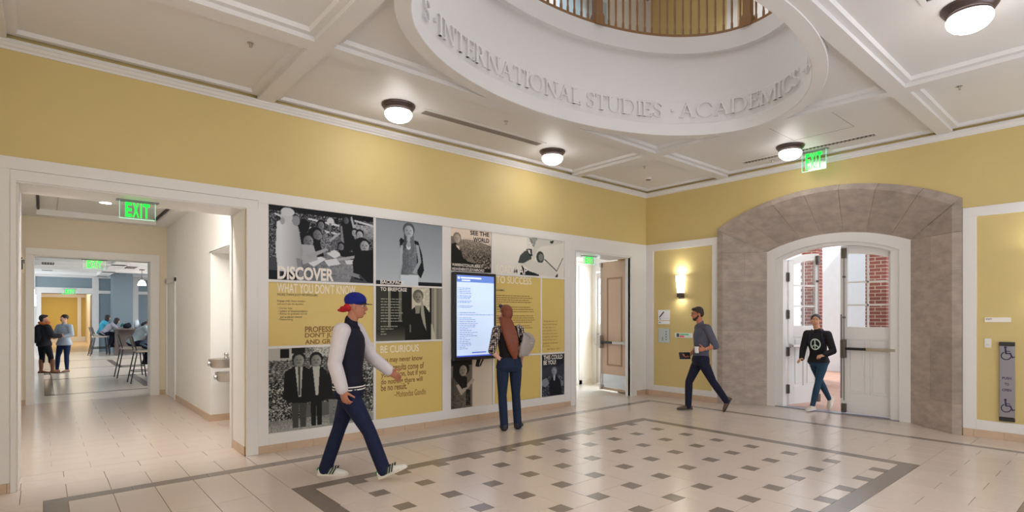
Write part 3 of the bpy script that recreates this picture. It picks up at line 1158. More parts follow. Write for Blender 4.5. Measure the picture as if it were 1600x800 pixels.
def vous(q0, q1, inset, name, m, extra=0):
    q0 += GAPQ * inset
    q1 -= GAPQ * inset
    R = []
    n = 6 if inset else 42
    for k in range(n + 1):
        q = q0 + (q1 - q0) * k / n
        # joints lean: the outer end follows the outer arc
        o, l, i = arch_pts(q)
        d = 0.0 if inset else .008
        R.append([(XF + d, o[0], o[1] - d), (XF + d, l[0], l[1] + d), (XI, i[0], i[1] + d), (XI, o[0], o[1] - d)])
    b = MB(); b.rings(R)
    return b.build(name, m, arch)


vous(-1, 1, 0, 'mortar_bed', M['mortar'])
for k in range(7): vous(qj[k], qj[k + 1], 1, 'arch_stone', M['stone'])
# jamb stones
for s in (-1, 1):
    def P(o, z): return [(XF, YAC + s * 1.78, z), (XF, YAC + s * 1.675, z), (XI, YAC + s * 1.08, z), (XI, YAC + s * 1.78, z)]
    def halfP(z, a):
        xm, ym = XF + (XI - XF) * .5, 1.675 - .595 * .5
        g = .002
        if a == 0:
            return [(XF, YAC + s * 1.78, z), (XF, YAC + s * 1.675, z), (xm - g, YAC + s * (ym + g), z), (xm - g, YAC + s * 1.78, z)]
        return [(xm + g, YAC + s * 1.78, z), (xm + g, YAC + s * (ym - g), z), (XI, YAC + s * 1.08, z), (XI, YAC + s * 1.78, z)]
    bk = MB(); q = .006
    bk.rings([[(XF + q, YAC + s * (1.78 - q), z), (XF + q, YAC + s * (1.675), z), (XI, YAC + s * (1.08 + q), z), (XI, YAC + s * 1.75, z)] for z in (0, 2.69)])
    bk.build('mortar_bed', M['mortar'], arch)
    for z0, z1, two in ((0, .40, 0), (.40, 1.295, 1), (1.295, 2.20, 0), (2.20, 2.69, 1)):
        z0 += .003; z1 -= .003
        if two:
            for a in (0, 1):
                b = MB(); b.rings([halfP(z0, a), halfP(z1, a)]); b.build('jamb_stone', M['stone'], arch, bevel=.002)
        else:
            b = MB(); b.rings([P(0, z0), P(0, z1)]); b.build('jamb_stone', M['stone'], arch, bevel=.002)
    b = MB()
    o, l, i = arch_pts(s)
    g = .004
    b.rings([P(0, 2.693), [(XF, o[0], o[1] - g), (XF, l[0], l[1] - g), (XI, i[0], 2.694), (XI, o[0], o[1] - g)]])
    b.build('jamb_stone', M['stone'], arch)

# white arched frame
fr = MB()
def arc_poly(y0, y1, f, n=20): return [(y0 + (y1 - y0) * k / n, f(y0 + (y1 - y0) * k / n)) for k in range(n + 1)]
f_out = lambda y: arc_z(y, 2.925, 2.71, 1.10)
f_in = lambda y: arc_z(y, 2.712, 2.54, .86)
XFR = XI - .004
for (yo, yi, x0_, x1_, fo, fi) in ((1.10, .935, XFR, XFR + .10, f_out, lambda y: arc_z(y, 2.765, 2.565, .935)), (.935, .815, XFR + .03, XFR + .17, lambda y: arc_z(y, 2.765, 2.565, .935), f_in)):
    top = arc_poly(YAC - yo, YAC + yo, fo)
    bot = arc_poly(YAC - yi, YAC + yi, fi)
    fr.rings([[(x, p[0], p[1]) for x in (0,)] for p in ()]) if False else None
    n = len(top)
    R = []
    for k in range(n):
        R.append([(x0_, top[k][0], top[k][1]), (x1_, top[k][0], top[k][1]), (x1_, bot[k][0], bot[k][1]), (x0_, bot[k][0], bot[k][1])])
    fr.rings(R)
    for s in (-1, 1):
        fr.box(x0_, x1_, YAC + s * yo, YAC + s * yi, 0, fi(YAC + s * yi))
        fr.prism([(YAC + s * yo, fo(YAC + s * yo)), (YAC + s * yi, fi(YAC + s * yi)), (YAC + s * yo, fi(YAC + s * yi))], 'x', x0_, x1_)
struct(fr, 'trim_11', M['white'], bevel=.002)
# wall body above the frame, behind the stones
b = MB(); b.rings([[(x, p[0], p[1]) for p in arc_poly(YAC - 1.1, YAC + 1.1, lambda y: arc_z(y, 2.93, 2.72, 1.1))] + [(x, YAC + 1.1, 4.1), (x, YAC - 1.1, 4.1)] for x in (XI + .0, XI + .16)])
struct(b, 'wall_over_arch', M['white'])
th = MB(); th.box(XFR, XFR + .2, YAC - .94, YAC + .94, 0, .012)
struct(th, 'trim_12', M['alu'])


def arch_leaf(name, glass_cols_from):
    """leaf in its own frame: x = thickness (front at 0), y from 0 (hinge) to .80 (meeting stile), arched head"""
    root = empty(name, kind='structure')
    Wd, T = .815, .045
    # leaf top follows the frame: y measured from the hinge, arc falls towards the hinge
    ftop = lambda y: arc_z(YAC + (Wd - y), 2.70, 2.53, .86)
    gl0, gl1, gz0 = .13, .71, 1.40
    gtop = lambda y: ftop(y) - .125
    b = MB()
    b.box(0, T, 0, gl0, .03, ftop(0) - .0)
    b.box(0, T, gl1, Wd, .03, ftop(gl1) - .02)
    for a, c_ in ((0, gl0), (gl1, Wd)):
        b.prism([(a, ftop(0) - .02 if a == 0 else ftop(gl1) - .02), (c_, ftop(0) - .02 if a == 0 else ftop(gl1) - .02), (c_, ftop(c_)), (a, ftop(a))], 'x', 0, T)
    n = 8
    top = [(gl0 + (gl1 - gl0) * k / n) for k in range(n + 1)]
    b.rings([[(0, y, gtop(y)), (T, y, gtop(y)), (T, y, ftop(y)), (0, y, ftop(y))] for y in top])
    b.box(0, T, gl0, gl1, .03, .34)
    b.box(0, T, gl0, gl1, 1.20, gz0)
    b.box(0, T, .385, .455, .34, 1.20)
    b.box(.012, T - .012, gl0, .385, .34, 1.20); b.box(.012, T - .012, .455, gl1, .34, 1.20)
    for a, c_ in ((.17, .345), (.495, .67)): b.box(.003, T - .003, a, c_, .38, 1.16)
    b.build('door_leaf', M['white'], root, bevel=.003)
    ym = (gl0 + gl1) / 2
    b = MB(); b.box(.01, T - .01, ym - .013, ym + .013, gz0, gtop(ym))
    for z in (1.745, 2.11): b.box(.01, T - .01, gl0, gl1, z - .012, z + .012)
    b.build('glazing_bar', M['white'], root)
    for i in range(2):
        a, c_ = ((gl0, ym - .013), (ym + .013, gl1))[i]
        for j, (z0, z1) in enumerate(((gz0, 1.733), (1.757, 2.098), (2.122, None))):
            g = MB()
            if z1 is None: g.prism([(a, z0), (c_, z0), (c_, gtop(c_)), (a, gtop(a))], 'x', .02, .024)
            else: g.box(.02, .024, a, c_, z0, z1)
            g.build('pane', M['glass'], root)
    # panic bar and rods on the inside face
    b = MB(); b.box(-.075, -.04, .02, .33, 1.03, 1.075); b.build('bar_housing', M['steel'], root, bevel=.003)
    b = MB(); b.box(-.078, -.038, .33, .42, 1.028, 1.078); b.build('dog_cover', mat('bright_brass_steel', (220, 214, 200), .2, .9), root, bevel=.003)
    b = MB(); b.box(-.075, -.04, .42, .74, 1.032, 1.073); b.build('push_pad', M['black'], root, bevel=.003)
    b = MB(); b.box(-.06, 0, .0, .035, 1.02, 1.085); b.build('bar_end', M['steel'], root)
    b = MB(); b.box(-.10, 0, .715, .79, .90, 1.20); b.build('lock_case', M['steel_dark'], root, bevel=.015)
    b = MB(); b.cyl((-.03, .752, .22), (-.03, .752, .9), .007, n=8); b.cyl((-.03, .752, 1.2), (-.03, .752, 2.55), .007, n=8)
    b.build('latch_rod', M['steel_dark'], root)
    for z in (1.55, 2.2):
        b = MB(); b.cyl((-.045, .752, z), (0, .752, z), .018, n=10); b.build('rod_guide', M['steel_dark'], root)
    b = MB(); b.box(-.055, 0, .72, .785, 2.5, 2.66); b.build('rod_latch', M['steel_dark'], root, bevel=.004)
    b = MB(); b.box(-.055, 0, .72, .785, .03, .17); b.build('rod_latch', M['steel_dark'], root, bevel=.004)
    b = MB(); b.box(-.006, 0, .79, .815, .25, 1.6); b.build('edge_strip', M['alu'], root)
    for z in (.3, .95, 1.6, 2.25):
        b = MB(); b.box(-.004, .03, -.02, .0, z - .075, z + .075); b.cyl((-.008, -.004, z - .075), (-.008, -.004, z + .075), .012, n=8); b.build('hinge', M['steel_dark'], root)
    return root


r1 = arch_leaf('door_7', 0)
r1.location = (XFR + .10, YAC - .85 - .06, 0)
r1.location = (9.55, 2.55, 0)
r2 = arch_leaf('door_8', 0)
r2.scale = (1, -1, 1)
r2.rotation_euler = (0, 0, math.radians(76))
r2.location = (9.64, 4.235, 0)
b = MB()
for z in (.3, .95, 1.6, 2.25): b.box(9.60, 9.64, 4.235, 4.262, z - .08, z + .08)
b.build('hinge', M['steel_dark'], r2)
ALLCH['door_8'][-1].parent = None
bb = ALLCH['door_8'][-1]
bb.parent = arch

# ------------------------------------------------------------------ outside: paving, brick piers, pale building
c = MB(); c.box(9.6, 40, -16, 26, -.35, -.03)
M['paving'] = mat('brick_paving', (176, 140, 124), .8, var=.12, scale=8)
struct(c, 'ground', M['paving'])


def brick_mat():
    m = mat('red_brick', (132, 72, 68), .8, var=.22, scale=9, bump=.2)
    return m


M['brick'] = brick_mat()
M['joint'] = mat('brick_mortar', (206, 200, 190), .9)


def brick_wall(name, x0, x1, y0, y1, z1, mask=None, lab=None):
    """core + all bricks of its visible faces joined in one 'stuff' part (each under 10 px in the picture)"""
    core_ = MB(); core_.box(x0 + .004, x1 - .004, y0 + .004, y1 - .004, -.03, z1)
    o = struct(core_, name, M['joint'])
    b = MB()
    nz = int(z1 / .0765)
    for k in range(nz):
        z = k * .0765
        off = .11 if k % 2 else 0
        y = y0 - off
        while y < y1:
            a, c_ = max(y, y0), min(y + .206, y1)
            if c_ - a > .03:
                b.box(x0, x0 + .05, a, c_, z, z + .062)
            y += .222
        x = x0 + .056 - off
        while x < x1:
            a, c_ = max(x, x0 + .056), min(x + .206, x1)
            if c_ - a > .03:
                b.box(a, c_, y0, y0 + .05, z, z + .065)
                b.box(a, c_, y1 - .05, y1, z, z + .065)
            x += .222
    b.build('bricks', M['brick'], o, kind='stuff')
    return o


brick_wall('pillar', 13.15, 13.50, 3.73, 4.13, 4.2)
brick_wall('pillar.001', 13.15, 13.50, 5.15, 5.50, 4.2)
brick_wall('wall_outside', 12.2, 12.5, 7.2, 10.6, 4.2)
c = MB(); c.box(15.5, 16, -2.5, 4.15, -.03, 5.5)
struct(c, 'wall_outside.001', mat('pale_render', (196, 202, 208), .8, var=.03))
c = MB(); c.box(17, 17.3, 3.0, 9.5, -.03, 3.5)
struct(c, 'wall_outside.002', mat('pale_render_2', (226, 230, 236), .8, var=.03))

# ------------------------------------------------------------------ upper floor round the oval opening
UZ = 5.36
c = MB()
N = 96
xx0, xx1, yy0, yy1 = XW - .1, XR + .6, YS - .1, W + .6
inner, outer = [], []
for k in range(N):
    q = 2 * pi * k / N
    cs, sn = math.cos(q), math.sin(q)
    inner.append((CX + (EA + .29) * cs, CY + (EB + .29) * sn))
    sx = ((xx1 - CX) if cs > 0 else (CX - xx0)) / max(abs(cs), 1e-6)
    sy = ((yy1 - CY) if sn > 0 else (CY - yy0)) / max(abs(sn), 1e-6)
    rr = min(sx, sy)
    outer.append((CX + rr * cs, CY + rr * sn))
c.rings([[(*p, UZ - .1) for p in outer], [(*p, UZ - .1) for p in inner], [(*p, UZ) for p in inner], [(*p, UZ) for p in outer]], cap=False, closed=True)
struct(c, 'floor.005', mat('upper_floor', (180, 160, 140), .5))
rail = empty('balustrade', (CX, CY, UZ - .02), label='brown wooden balustrade round the oval opening on the upper floor', cat='balustrade')


def ering(a, b, z0, z1, t):
    mb = MB()
    mb.rings([[((a + u) * math.cos(2 * pi * k / 96), (b + u) * math.sin(2 * pi * k / 96), z) for k in range(96)] for u, z in ((-t, z0), (t, z0), (t, z1), (-t, z1))], cap=False, closed=True)
    return mb


ra, rb = EA + .045, EB + .045
ering(ra, rb, 0, .035, .045).build('bottom_rail', M['wood'], rail)
ering(ra, rb, .93, .99, .035).build('handrail', M['wood'], rail)
bal = MB(); bal.lathe((0, 0, 0), [(.017, .03), (.017, .12), (.012, .14), (.016, .3), (.013, .8), (.017, .93)], 8)
bme = bal.mesh('baluster', M['wood'], 40)
# posts every ~1.9 m of arc, balusters between
per = []
tot = 0
K = 2000
for k in range(K):
    q0, q1 = 2 * pi * k / K, 2 * pi * (k + 1) / K
    tot += math.hypot(ra * (math.cos(q1) - math.cos(q0)), rb * (math.sin(q1) - math.sin(q0)))
    per.append(tot)
q_post = [math.atan2((4.85 - CY) / rb, (5.36 - CX) / ra), math.atan2((3.53 - CY) / rb, (6.82 - CX) / ra)]
posts = [q_post[1], q_post[0], pi - q_post[0], pi, pi + q_post[0], 2 * pi - q_post[0]]
nb = 116
s_at = lambda q: per[int((q % (2 * pi)) / (2 * pi) * K) % K]
post_s = [s_at(q) for q in posts]
for k in range(nb):
    s = tot * (k + .5) / nb
    if min(min(abs(s - p), tot - abs(s - p)) for p in post_s) < .09: continue
    i = int(np.searchsorted(per, s))
    q = 2 * pi * i / K
    o = bpy.data.objects.new('baluster', bme)
    COL.objects.link(o)
    setp(o, rail)
    o.location = (ra * math.cos(q), rb * math.sin(q), 0)
for q in posts:
    p = MB()
    p.box(-.052, .052, -.052, .052, 0, 1.06); p.box(-.07, .07, -.07, .07, 0, .13); p.box(-.062, .062, -.062, .062, .13, .155)
    p.box(-.07, .07, -.07, .07, 1.06, 1.1)
    o = p.build('newel_post', M['wood'], rail, bevel=.004)
    o.location = (ra * math.cos(q), rb * math.sin(q), 0)
    o.rotation_euler = (0, 0, math.atan2(rb * math.cos(q), -ra * math.sin(q)))
# upper walls and lid
for nm, bx, mm in (('wall_left.005', (XW - .1, XR + .6, W, W + .6, UZ, 8.6), 'white_wall'), ('wall_right.005', (XR, XR + .6, YS, W, UZ, 8.6), 'yellow'),
                   ('wall_front.005', (XW - .1, XR + .6, YS - .4, YS - .1, UZ, 8.6), 'white_wall'), ('wall_back.005', (XW - .4, XW - .1, YS, W, UZ, 8.6), 'yellow')):
    c = MB(); c.box(*bx); struct(c, nm, M[mm])
c = MB(); c.box(XW - .4, XR + .6, YS - .4, W + .6, 8.6, 8.8); struct(c, 'ceiling.005', M['ceil_w'])
# skirt closing the gap between the two storeys
t = MB()
xw = XR - .02
t.box(xw, XR, 4.85, 5.06, UZ, 8.6); t.box(xw, XR, 4.3, 4.6, UZ, 8.6); t.box(xw, XR, 6.72, W, UZ, 8.6); t.box(xw, XR, YS, W, 7.9, 8.1); t.box(xw, XR, YS, W, UZ, 5.6)
yw = W - .02
t.box(7.9, 8.1, yw, W, UZ, 8.4); t.box(6.3, 6.5, yw, W, UZ, 8.4); t.box(6.3, 8.1, yw, W, 7.55, 7.75); t.box(8.75, XR, yw, W, UZ, 8.6); t.box(4.5, XR, yw, W, 8.2, 8.35)
struct(t, 'trim_13', M['white'])
c = MB(); c.box(6.5, 7.9, W - .012, W, UZ, 7.55)
dw = struct(c, 'door_9', mat('pale_blue_door', (206, 222, 232), .4))
g = MB()
for a in (6.58, 7.24):
    g.box(a, a + .56, W - .018, W - .012, 6.2, 7.4)
g.build('pane', mat('upper_pane', (176, 200, 216), .1), dw)
g = MB(); g.box(7.14, 7.17, W - .1, W - .012, 6.3, 6.34); g.box(7.14, 7.3, W - .12, W - .09, 6.3, 6.33); g.build('door_handle', M['steel_dark'], dw)
r = empty('noticeboard', (5.0, W - .05, 6.9), label='blue and white patterned hanging behind the balusters on the upper floor', cat='wall hanging')
g = MB()
g.box(-.15, .55, 0, .02, -.75, .6); g.build('panel', mat('dark_blue_cloth', (38, 58, 110), .8, var=.1), r)
random.seed(3)
g = MB()
for k in range(60):
    x, z, s = random.uniform(-.12, .5), random.uniform(-.7, .55), random.uniform(.012, .03)
    g.cyl((x, -.003, z), (x, 0, z), s, n=7)
g.build('pattern', mat('pale_print', (220, 232, 240), .8), r)
area('upper_hall_fill', (3.0, 1.0, 8.4), (0, 0, 0), 6, 5, 60, (0.95, .97, 1))  # fill added under the closed ceiling to light the upper floor
area('upper_wall_wash', (6.6, 4.6, 8.5), (0, math.radians(35), math.radians(40)), 3.5, 2.5, 260, (0.95, .97, 1))  # wash lamp added to brighten the upper walls
# ------------------------------------------------------------------ ceiling lamps
def globe_mat():
    m = bpy.data.materials.new('lamp_bowl_glow'); m.use_nodes = True
    nt = m.node_tree; b = nt.nodes['Principled BSDF']
    b.inputs['Base Color'].default_value = (.95, .93, .9, 1); b.inputs['Roughness'].default_value = .35
    b.inputs['Emission Color'].default_value = (1, .95, .905, 1)
    tc = nt.nodes.new('ShaderNodeTexCoord'); sx = nt.nodes.new('ShaderNodeSeparateXYZ')
    mr = nt.nodes.new('ShaderNodeMapRange')
    # the lamp inside lights the bottom of the bowl more than its rim
    mr.inputs['From Min'].default_value = -.185; mr.inputs['From Max'].default_value = -.075
    mr.inputs['To Min'].default_value = LAMP_S; mr.inputs['To Max'].default_value = LAMP_S * .03
    nt.links.new(tc.outputs['Object'], sx.inputs[0]); nt.links.new(sx.outputs['Z'], mr.inputs['Value'])
    nt.links.new(mr.outputs[0], b.inputs['Emission Strength'])
    return m


LAMP_S = 46.0
M['bowl'] = globe_mat()


def ceiling_lamp(x, y, z, label):
    r = empty('ceiling_lamp', (x, y, z), label=label, cat='ceiling lamp', group='round flush ceiling lamps')
    b = MB(); b.lathe((0, 0, 0), [(.17, 0), (.198, 0), (.198, -.012), (.19, -.026), (.183, -.03), (.172, -.05), (.158, -.064), (.15, -.066), (.15, -.078), (.14, -.08)], 48)
    b.build('base_ring', M['bronze'], r, smooth=35)
    b = MB(); b.lathe((0, 0, 0), [(.146, -.07), (.152, -.08), (.160, -.098), (.160, -.115), (.15, -.14), (.125, -.168), (.09, -.188), (.05, -.199), (.004, -.203)], 48)
    b.build('glass_bowl', M['bowl'], r, smooth=True)
    return r


ceiling_lamp(3.165, 6.06, ZP, 'round bronze flush lamp with frosted bowl near the long grille, left one')
ceiling_lamp(5.80, 6.17, ZP, 'round bronze flush lamp with frosted bowl at the right end of the long grille')
ceiling_lamp(8.24, 3.60, ZP, 'round bronze flush lamp with frosted bowl beside the ceiling exit sign')
ceiling_lamp(5.60, .99, ZP, 'large round bronze flush lamp in the near top right corner of the ceiling')
ceiling_lamp(3.10, .99, ZP, 'round bronze flush lamp on the near side of the hall, left')
ceiling_lamp(.55, 3.45, ZP, 'round bronze flush lamp by the west end of the hall')

# ------------------------------------------------------------------ grilles, detector, access panel
def grille(name, x0, x1, y0, y1, z, label, fins, along='x', fin_m='grille', frame=.045):
    r = empty(name, ((x0 + x1) / 2, (y0 + y1) / 2, z), label=label, cat='air grille')
    hx, hy = (x1 - x0) / 2, (y1 - y0) / 2
    b = MB()
    f = frame
    for q in ((-hx, hx, -hy, -hy + f), (-hx, hx, hy - f, hy), (-hx, -hx + f, -hy + f, hy - f), (hx - f, hx, -hy + f, hy - f)):
        b.box(*q, -.008, 0)
    b.build('frame', M['ceil'], r, bevel=.002)
    b = MB(); b.box(-hx + f, hx - f, -hy + f, hy - f, -.001, 0); b.build('backing', M['slot'], r)
    if along == 'x':
        n = fins
        for k in range(n):
            b = MB(); y = -hy + f + (2 * hy - 2 * f) * (k + .5) / n
            b.box(-hx + f, hx - f, y - .004, y + .004, -.008, -.001); b.build('fin', M[fin_m], r)
    else:
        n = fins
        for k in range(n):
            b = MB(); y = -hy + f + (2 * hy - 2 * f) * (k + .5) / n
            b.box(-hx + f, hx - f, y - .012, y + .012, -.010, -.001); b.build('fin', M[fin_m], r)
    return r


grille('ceiling_grille', 3.44, 5.46, 5.93, 6.15, ZP, 'long white framed air grille between the two lamps over the posters', 7)
grille('slot_diffuser', 8.51, 8.63, 2.56, 4.52, ZP, 'narrow dark slot diffuser in the ceiling over the arch wall', 36, along='y', frame=.012)
grille('ceiling_grille.002', 4.9, 5.30, .2, 1.25, ZP, 'white framed air grille beside the large near ceiling lamp', 6)
r = empty('smoke_detector', (8.22, 6.18, ZP), label='round white smoke detector in the corner ceiling panel', cat='smoke detector')
b = MB(); b.lathe((0, 0, 0), [(.06, 0), (.06, -.02), (.05, -.03)], 24); b.build('housing', M['white'], r, smooth=30)
b = MB(); b.lathe((0, 0, -.03), [(.045, 0), (.045, -.012), (.02, -.018)], 24); b.build('sensor_cap', mat('detector_cap', (150, 120, 118), .5), r, smooth=30)
r = empty('ceiling_hatch', (7.62, 3.05, ZP), label='square access hatch outlined in the ceiling left of the slot diffuser lamp', cat='hatch')
b = MB()
for q in ((-.4, .4, -.4, -.394), (-.4, .4, .394, .4), (-.4, -.394, -.4, .4), (.394, .4, -.4, .4)): b.box(*q, -.002, 0)
b.build('frame', M['grille'], r)

# ------------------------------------------------------------------ text tools
def text_mesh(s, size=1.0, bold=0.0, sx=1.0, space=1.0, depth=0.0):
    cu = bpy.data.curves.new('txt', 'FONT')
    cu.body = s; cu.size = size; cu.offset = bold; cu.space_character = space; cu.extrude = depth; cu.resolution_u = 3
    cu.fill_mode = 'BOTH' if depth else 'FRONT'
    o = bpy.data.objects.new('txt', cu); COL.objects.link(o)
    dg = bpy.context.evaluated_depsgraph_get()
    dg.update()
    me = bpy.data.meshes.new_from_object(o.evaluated_get(dg))
    bpy.data.objects.remove(o); bpy.data.curves.remove(cu)
    V = [tuple(v.co) for v in me.vertices]; F = [tuple(p.vertices) for p in me.polygons]
    bpy.data.meshes.remove(me)
    return V, F


def fit_text(mb, s, u0, u1, v0, v1, P, bold=0.0, depth=0.0, m=None, capfix=True, space=1.0):
    """set s into the box (u0,v0)-(u1,v1); P(u, v, d) maps to 3D"""
    V, F = text_mesh(s, 1.0, bold, space=space, depth=.5 if depth else 0)
    xs = [p[0] for p in V]; ys = [p[1] for p in V]
    a, b_, c, d = min(xs), max(xs), min(ys), max(ys)
    out = []
    for p in V:
        out.append(P(u0 + (p[0] - a) / (b_ - a) * (u1 - u0), v0 + (p[1] - c) / (d - c) * (v1 - v0), (p[2] + .5) * depth if depth else 0))
    mb.add(out, F, m)


# ------------------------------------------------------------------ exit signs
M['sign_glass'] = glass('edge_lit_acrylic', (.90, .97, .93))
M['edge'] = emis('acrylic_edge', (170, 255, 220), .9)


def exit_sign(loc, rz, wd, ht, label, simple=False, sc=1.0):
    """own frame: x across, text on -y side, hangs down from z=0"""
    r = empty('exit_sign', loc, rz, label=label, cat='exit sign', group='green glass exit signs')
    b = MB(); b.box(-wd / 2 - .03, wd / 2 + .03, -.045, .045, -.012, 0); b.build('canopy', M['alu'], r, bevel=.003)
    b = MB(); b.box(-wd / 2, wd / 2, -.004, .004, -ht, -.012); b.build('acrylic_panel', M['sign_glass'], r)
    b = MB(); b.box(-wd / 2, wd / 2, -.005, .005, -ht - .006, -ht); b.box(-wd / 2 - .003, -wd / 2, -.005, .005, -ht, -.012); b.box(wd / 2, wd / 2 + .003, -.005, .005, -ht, -.012)
    b.build('glowing_edge', M['edge'], r)
    for ch, a, c_ in (('E', -.36, -.17), ('X', -.15, .04), ('I', .075, .12), ('T', .155, .35)):
        b = MB()
        fit_text(b, ch, a * wd * .97, c_ * wd * .97, -ht * .93, -ht * .12, lambda u, v, d: (u, -.005 - d, v), bold=.035, depth=.002)
        b.build('letter', M['green_exit'], r)
    return r


exit_sign((.742, 7.12, OPZ - .012), 0, .30, .185, 'green EXIT sign hanging in the wide left opening, nearest of all')
exit_sign((8.72, 3.45, ZP), math.radians(-90), .35, .30, 'green EXIT sign hanging from the ceiling before the stone arch')
exit_sign((7.66, 7.14, DZ - .03), 0, .30, .15, 'green EXIT sign at the top of the vestibule opening')
exit_sign((.74, 13.48, 2.64), 0, .32, .17, 'green EXIT sign in the far corridor opening towards the blue lounge')
exit_sign((.88, 30.7, 2.72), 0, .40, .22, 'green EXIT sign over the passage at the lounge far end')
exit_sign((.86, 36.0, 2.85), 0, .40, .22, 'small green EXIT sign deep in the golden hall')

# ------------------------------------------------------------------ wall sconce and plates on the arch wall
M['sconce'] = emis('sconce_glass', (255, 252, 240), 6)
for ys, lb in ((6.0, 'glowing tapered glass wall lamp on the yellow panel left of the arch'), (.82, 'glowing tapered glass wall lamp on the yellow panel right of the arch')):
    r = empty('wall_sconce', (XR, ys, 2.10), label=lb, cat='wall lamp', group='tapered wall lamps')
    b = MB()
    R = []
    for z, wv, d in ((-.09, .062, .075), (.0, .070, .085), (.14, .082, .095), (.24, .09, .10)):
        R.append([(0 - .01, -wv, z), (-d, -wv * .8, z), (-d - .02, 0, z), (-d, wv * .8, z), (-.01, wv, z)])
    b.rings(R); b.build('glass_shade', M['sconce'], r, smooth=20)
    b = MB(); b.box(-.085, 0, -.055, .055, -.17, -.09); b.box(-.02, 0, -.06, .06, -.2, .1); b.build('bracket', M['bronze'], r, bevel=.006)
    area('sconce_uplight', (XR - .10, ys, 2.36), (math.radians(180), 0, 0), .10, .10, 4, (1, .97, .88))
    area('sconce_downlight', (XR - .10, ys, 1.92), (0, 0, 0), .06, .08, 1.5, (1, .97, .85))

xw = XR - .001
r = empty('stair_sign', (XR, 6.40, 1.59), label='white square sign with a dark diagonal stair symbol', cat='sign')
b = MB(); b.box(-.012, 0, -.135, .135, -.10, .10); b.build('plate', mat('white_sign_plate', (238, 240, 246), .4), r, bevel=.002)
b = MB()
b.rings([[(-.013, .11, -.035), (-.013, .095, -.055), (-.013, -.01, .055), (-.013, .005, .072)], [(-.016, .11, -.035), (-.016, .095, -.055), (-.016, -.01, .055), (-.016, .005, .072)]])
b.build('stair_symbol', M['black'], r)
b = MB(); b.box(-.0135, -.012, .07, .11, -.085, -.07); b.box(-.0135, -.012, -.13, .13, -.062, -.059); b.build('caption', mat('grey_print', (120, 124, 140), .6), r)
r = empty('room_number_sign', (XR, 6.40, 1.445), label='small white strip sign under the stair symbol sign', cat='sign')
b = MB(); b.box(-.012, 0, -.135, .135, -.032, .032); b.build('plate', mat('white_sign_plate_2', (238, 240, 246), .4), r, bevel=.002)
b = MB(); b.box(-.0135, -.012, .07, .12, -.008, .012); b.build('caption', mat('grey_print_2', (110, 112, 130), .6), r)
r = empty('lift_call_plate', (XR, 6.40, 1.19), label='square steel panel with a column of four dark buttons', cat='control panel')
b = MB(); b.box(-.012, 0, -.135, .135, -.14, .14); b.build('plate', mat('satin_steel_plate', (190, 198, 200), .35, .6), r, bevel=.003)
for z in (.075, .025, -.025, -.075):
    b = MB(); b.cyl((-.02, -.055, z), (-.012, -.055, z), .011, n=12); b.build('button', M['steel_dark'], r)
b = MB(); b.box(-.0135, -.012, .02, .035, -.1, -.03); b.box(-.0135, -.012, .05, .055, -.11, -.09); b.build('engraving', M['steel_dark'], r)
r = empty('fire_alarm_annunciator', (XR, 5.955, 1.205), label='narrow white control strip with green and red lights behind the walking man', cat='control panel')
b = MB(); b.box(-.015, 0, -.19, .19, -.045, .045); b.build('plate', mat('white_sign_plate_3', (232, 236, 236), .4), r, bevel=.003)
b = MB(); b.box(-.017, -.015, .09, .15, -.035, .035); b.build('keypad', mat('slate_keypad', (70, 90, 96), .5), r)
b = MB(); b.box(-.017, -.015, -.12, .08, .004, .032); b.build('green_display', emis('green_display', (70, 160, 110), .5), r)
b = MB(); b.box(-.017, -.015, -.02, .08, -.032, -.004); b.build('red_display', emis('red_display', (190, 50, 70), .5), r)

# exit strip, switch and push plate right of the arch
r = empty('exit_strip_sign', (XR, 1.305, 1.525), label='white strip sign reading EXIT above the door push plate', cat='sign')
b = MB(); b.box(-.012, 0, -.13, .13, -.03, .03); b.build('plate', mat('white_sign_plate_4', (236, 232, 226), .4), r, bevel=.002)
b = MB(); fit_text(b, 'EXIT', -.115, -.055, -.002, .018, lambda u, v, d: (-.013, -u, v), bold=.01); b.build('lettering', mat('dark_print', (60, 54, 60), .6), r)
r = empty('light_switch', (XR, 1.405, 1.225), label='white wall switch with a bright round knob beside the push plate', cat='switch')
b = MB(); b.box(-.009, 0, -.034, .034, -.058, .058); b.build('plate', M['white'], r, bevel=.003)
b = MB(); b.cyl((-.02, 0, -.02), (-.009, 0, -.02), .013, n=14); b.build('knob', M['steel'], r)
r = empty('door_push_plate', (XR, 1.212, .745), label='tall steel push plate with wheelchair symbols reading PUSH TO OPEN', cat='door opener')
b = MB(); b.box(-.035, 0, -.074, .074, -.45, .45); b.build('body', M['alu'], r, bevel=.006)
b = MB(); b.box(-.038, 0, -.077, .077, .45, .50); b.build('end_cap', M['black'], r, bevel=.004)
b = MB(); b.box(-.038, 0, -.077, .077, -.50, -.455); b.build('end_cap', M['black'], r, bevel=.004)
M['navy_print'] = mat('navy_print', (44, 42, 78), .5)
Pp = lambda u, v, d: (-.0355 - .001 * d, -u, v)
for z in (.33, -.33):
    b = MB(); wheelchair(b, 0, z + .03, .17, Pp); b.build('wheelchair_symbol', M['navy_print'], r)
for s_, z in (('PUSH', .045), ('TO', -.03), ('OPEN', -.105)):
    b = MB(); wd = .045 if len(s_) > 2 else .021
    fit_text(b, s_, -wd, wd, z - .016, z + .016, lambda u, v, d: (-.0362, -u, v), bold=.03); b.build('lettering', M['navy_print'], r)

# ------------------------------------------------------------------ raised lettering round the drum
def seg(a, b, wd):
    a = Vector(a); b = Vector(b)
    d = (b - a).normalized(); n_ = Vector((-d[1], d[0])) * wd / 2
    return [tuple(a + n_), tuple(a - n_), tuple(b - n_), tuple(b + n_)]


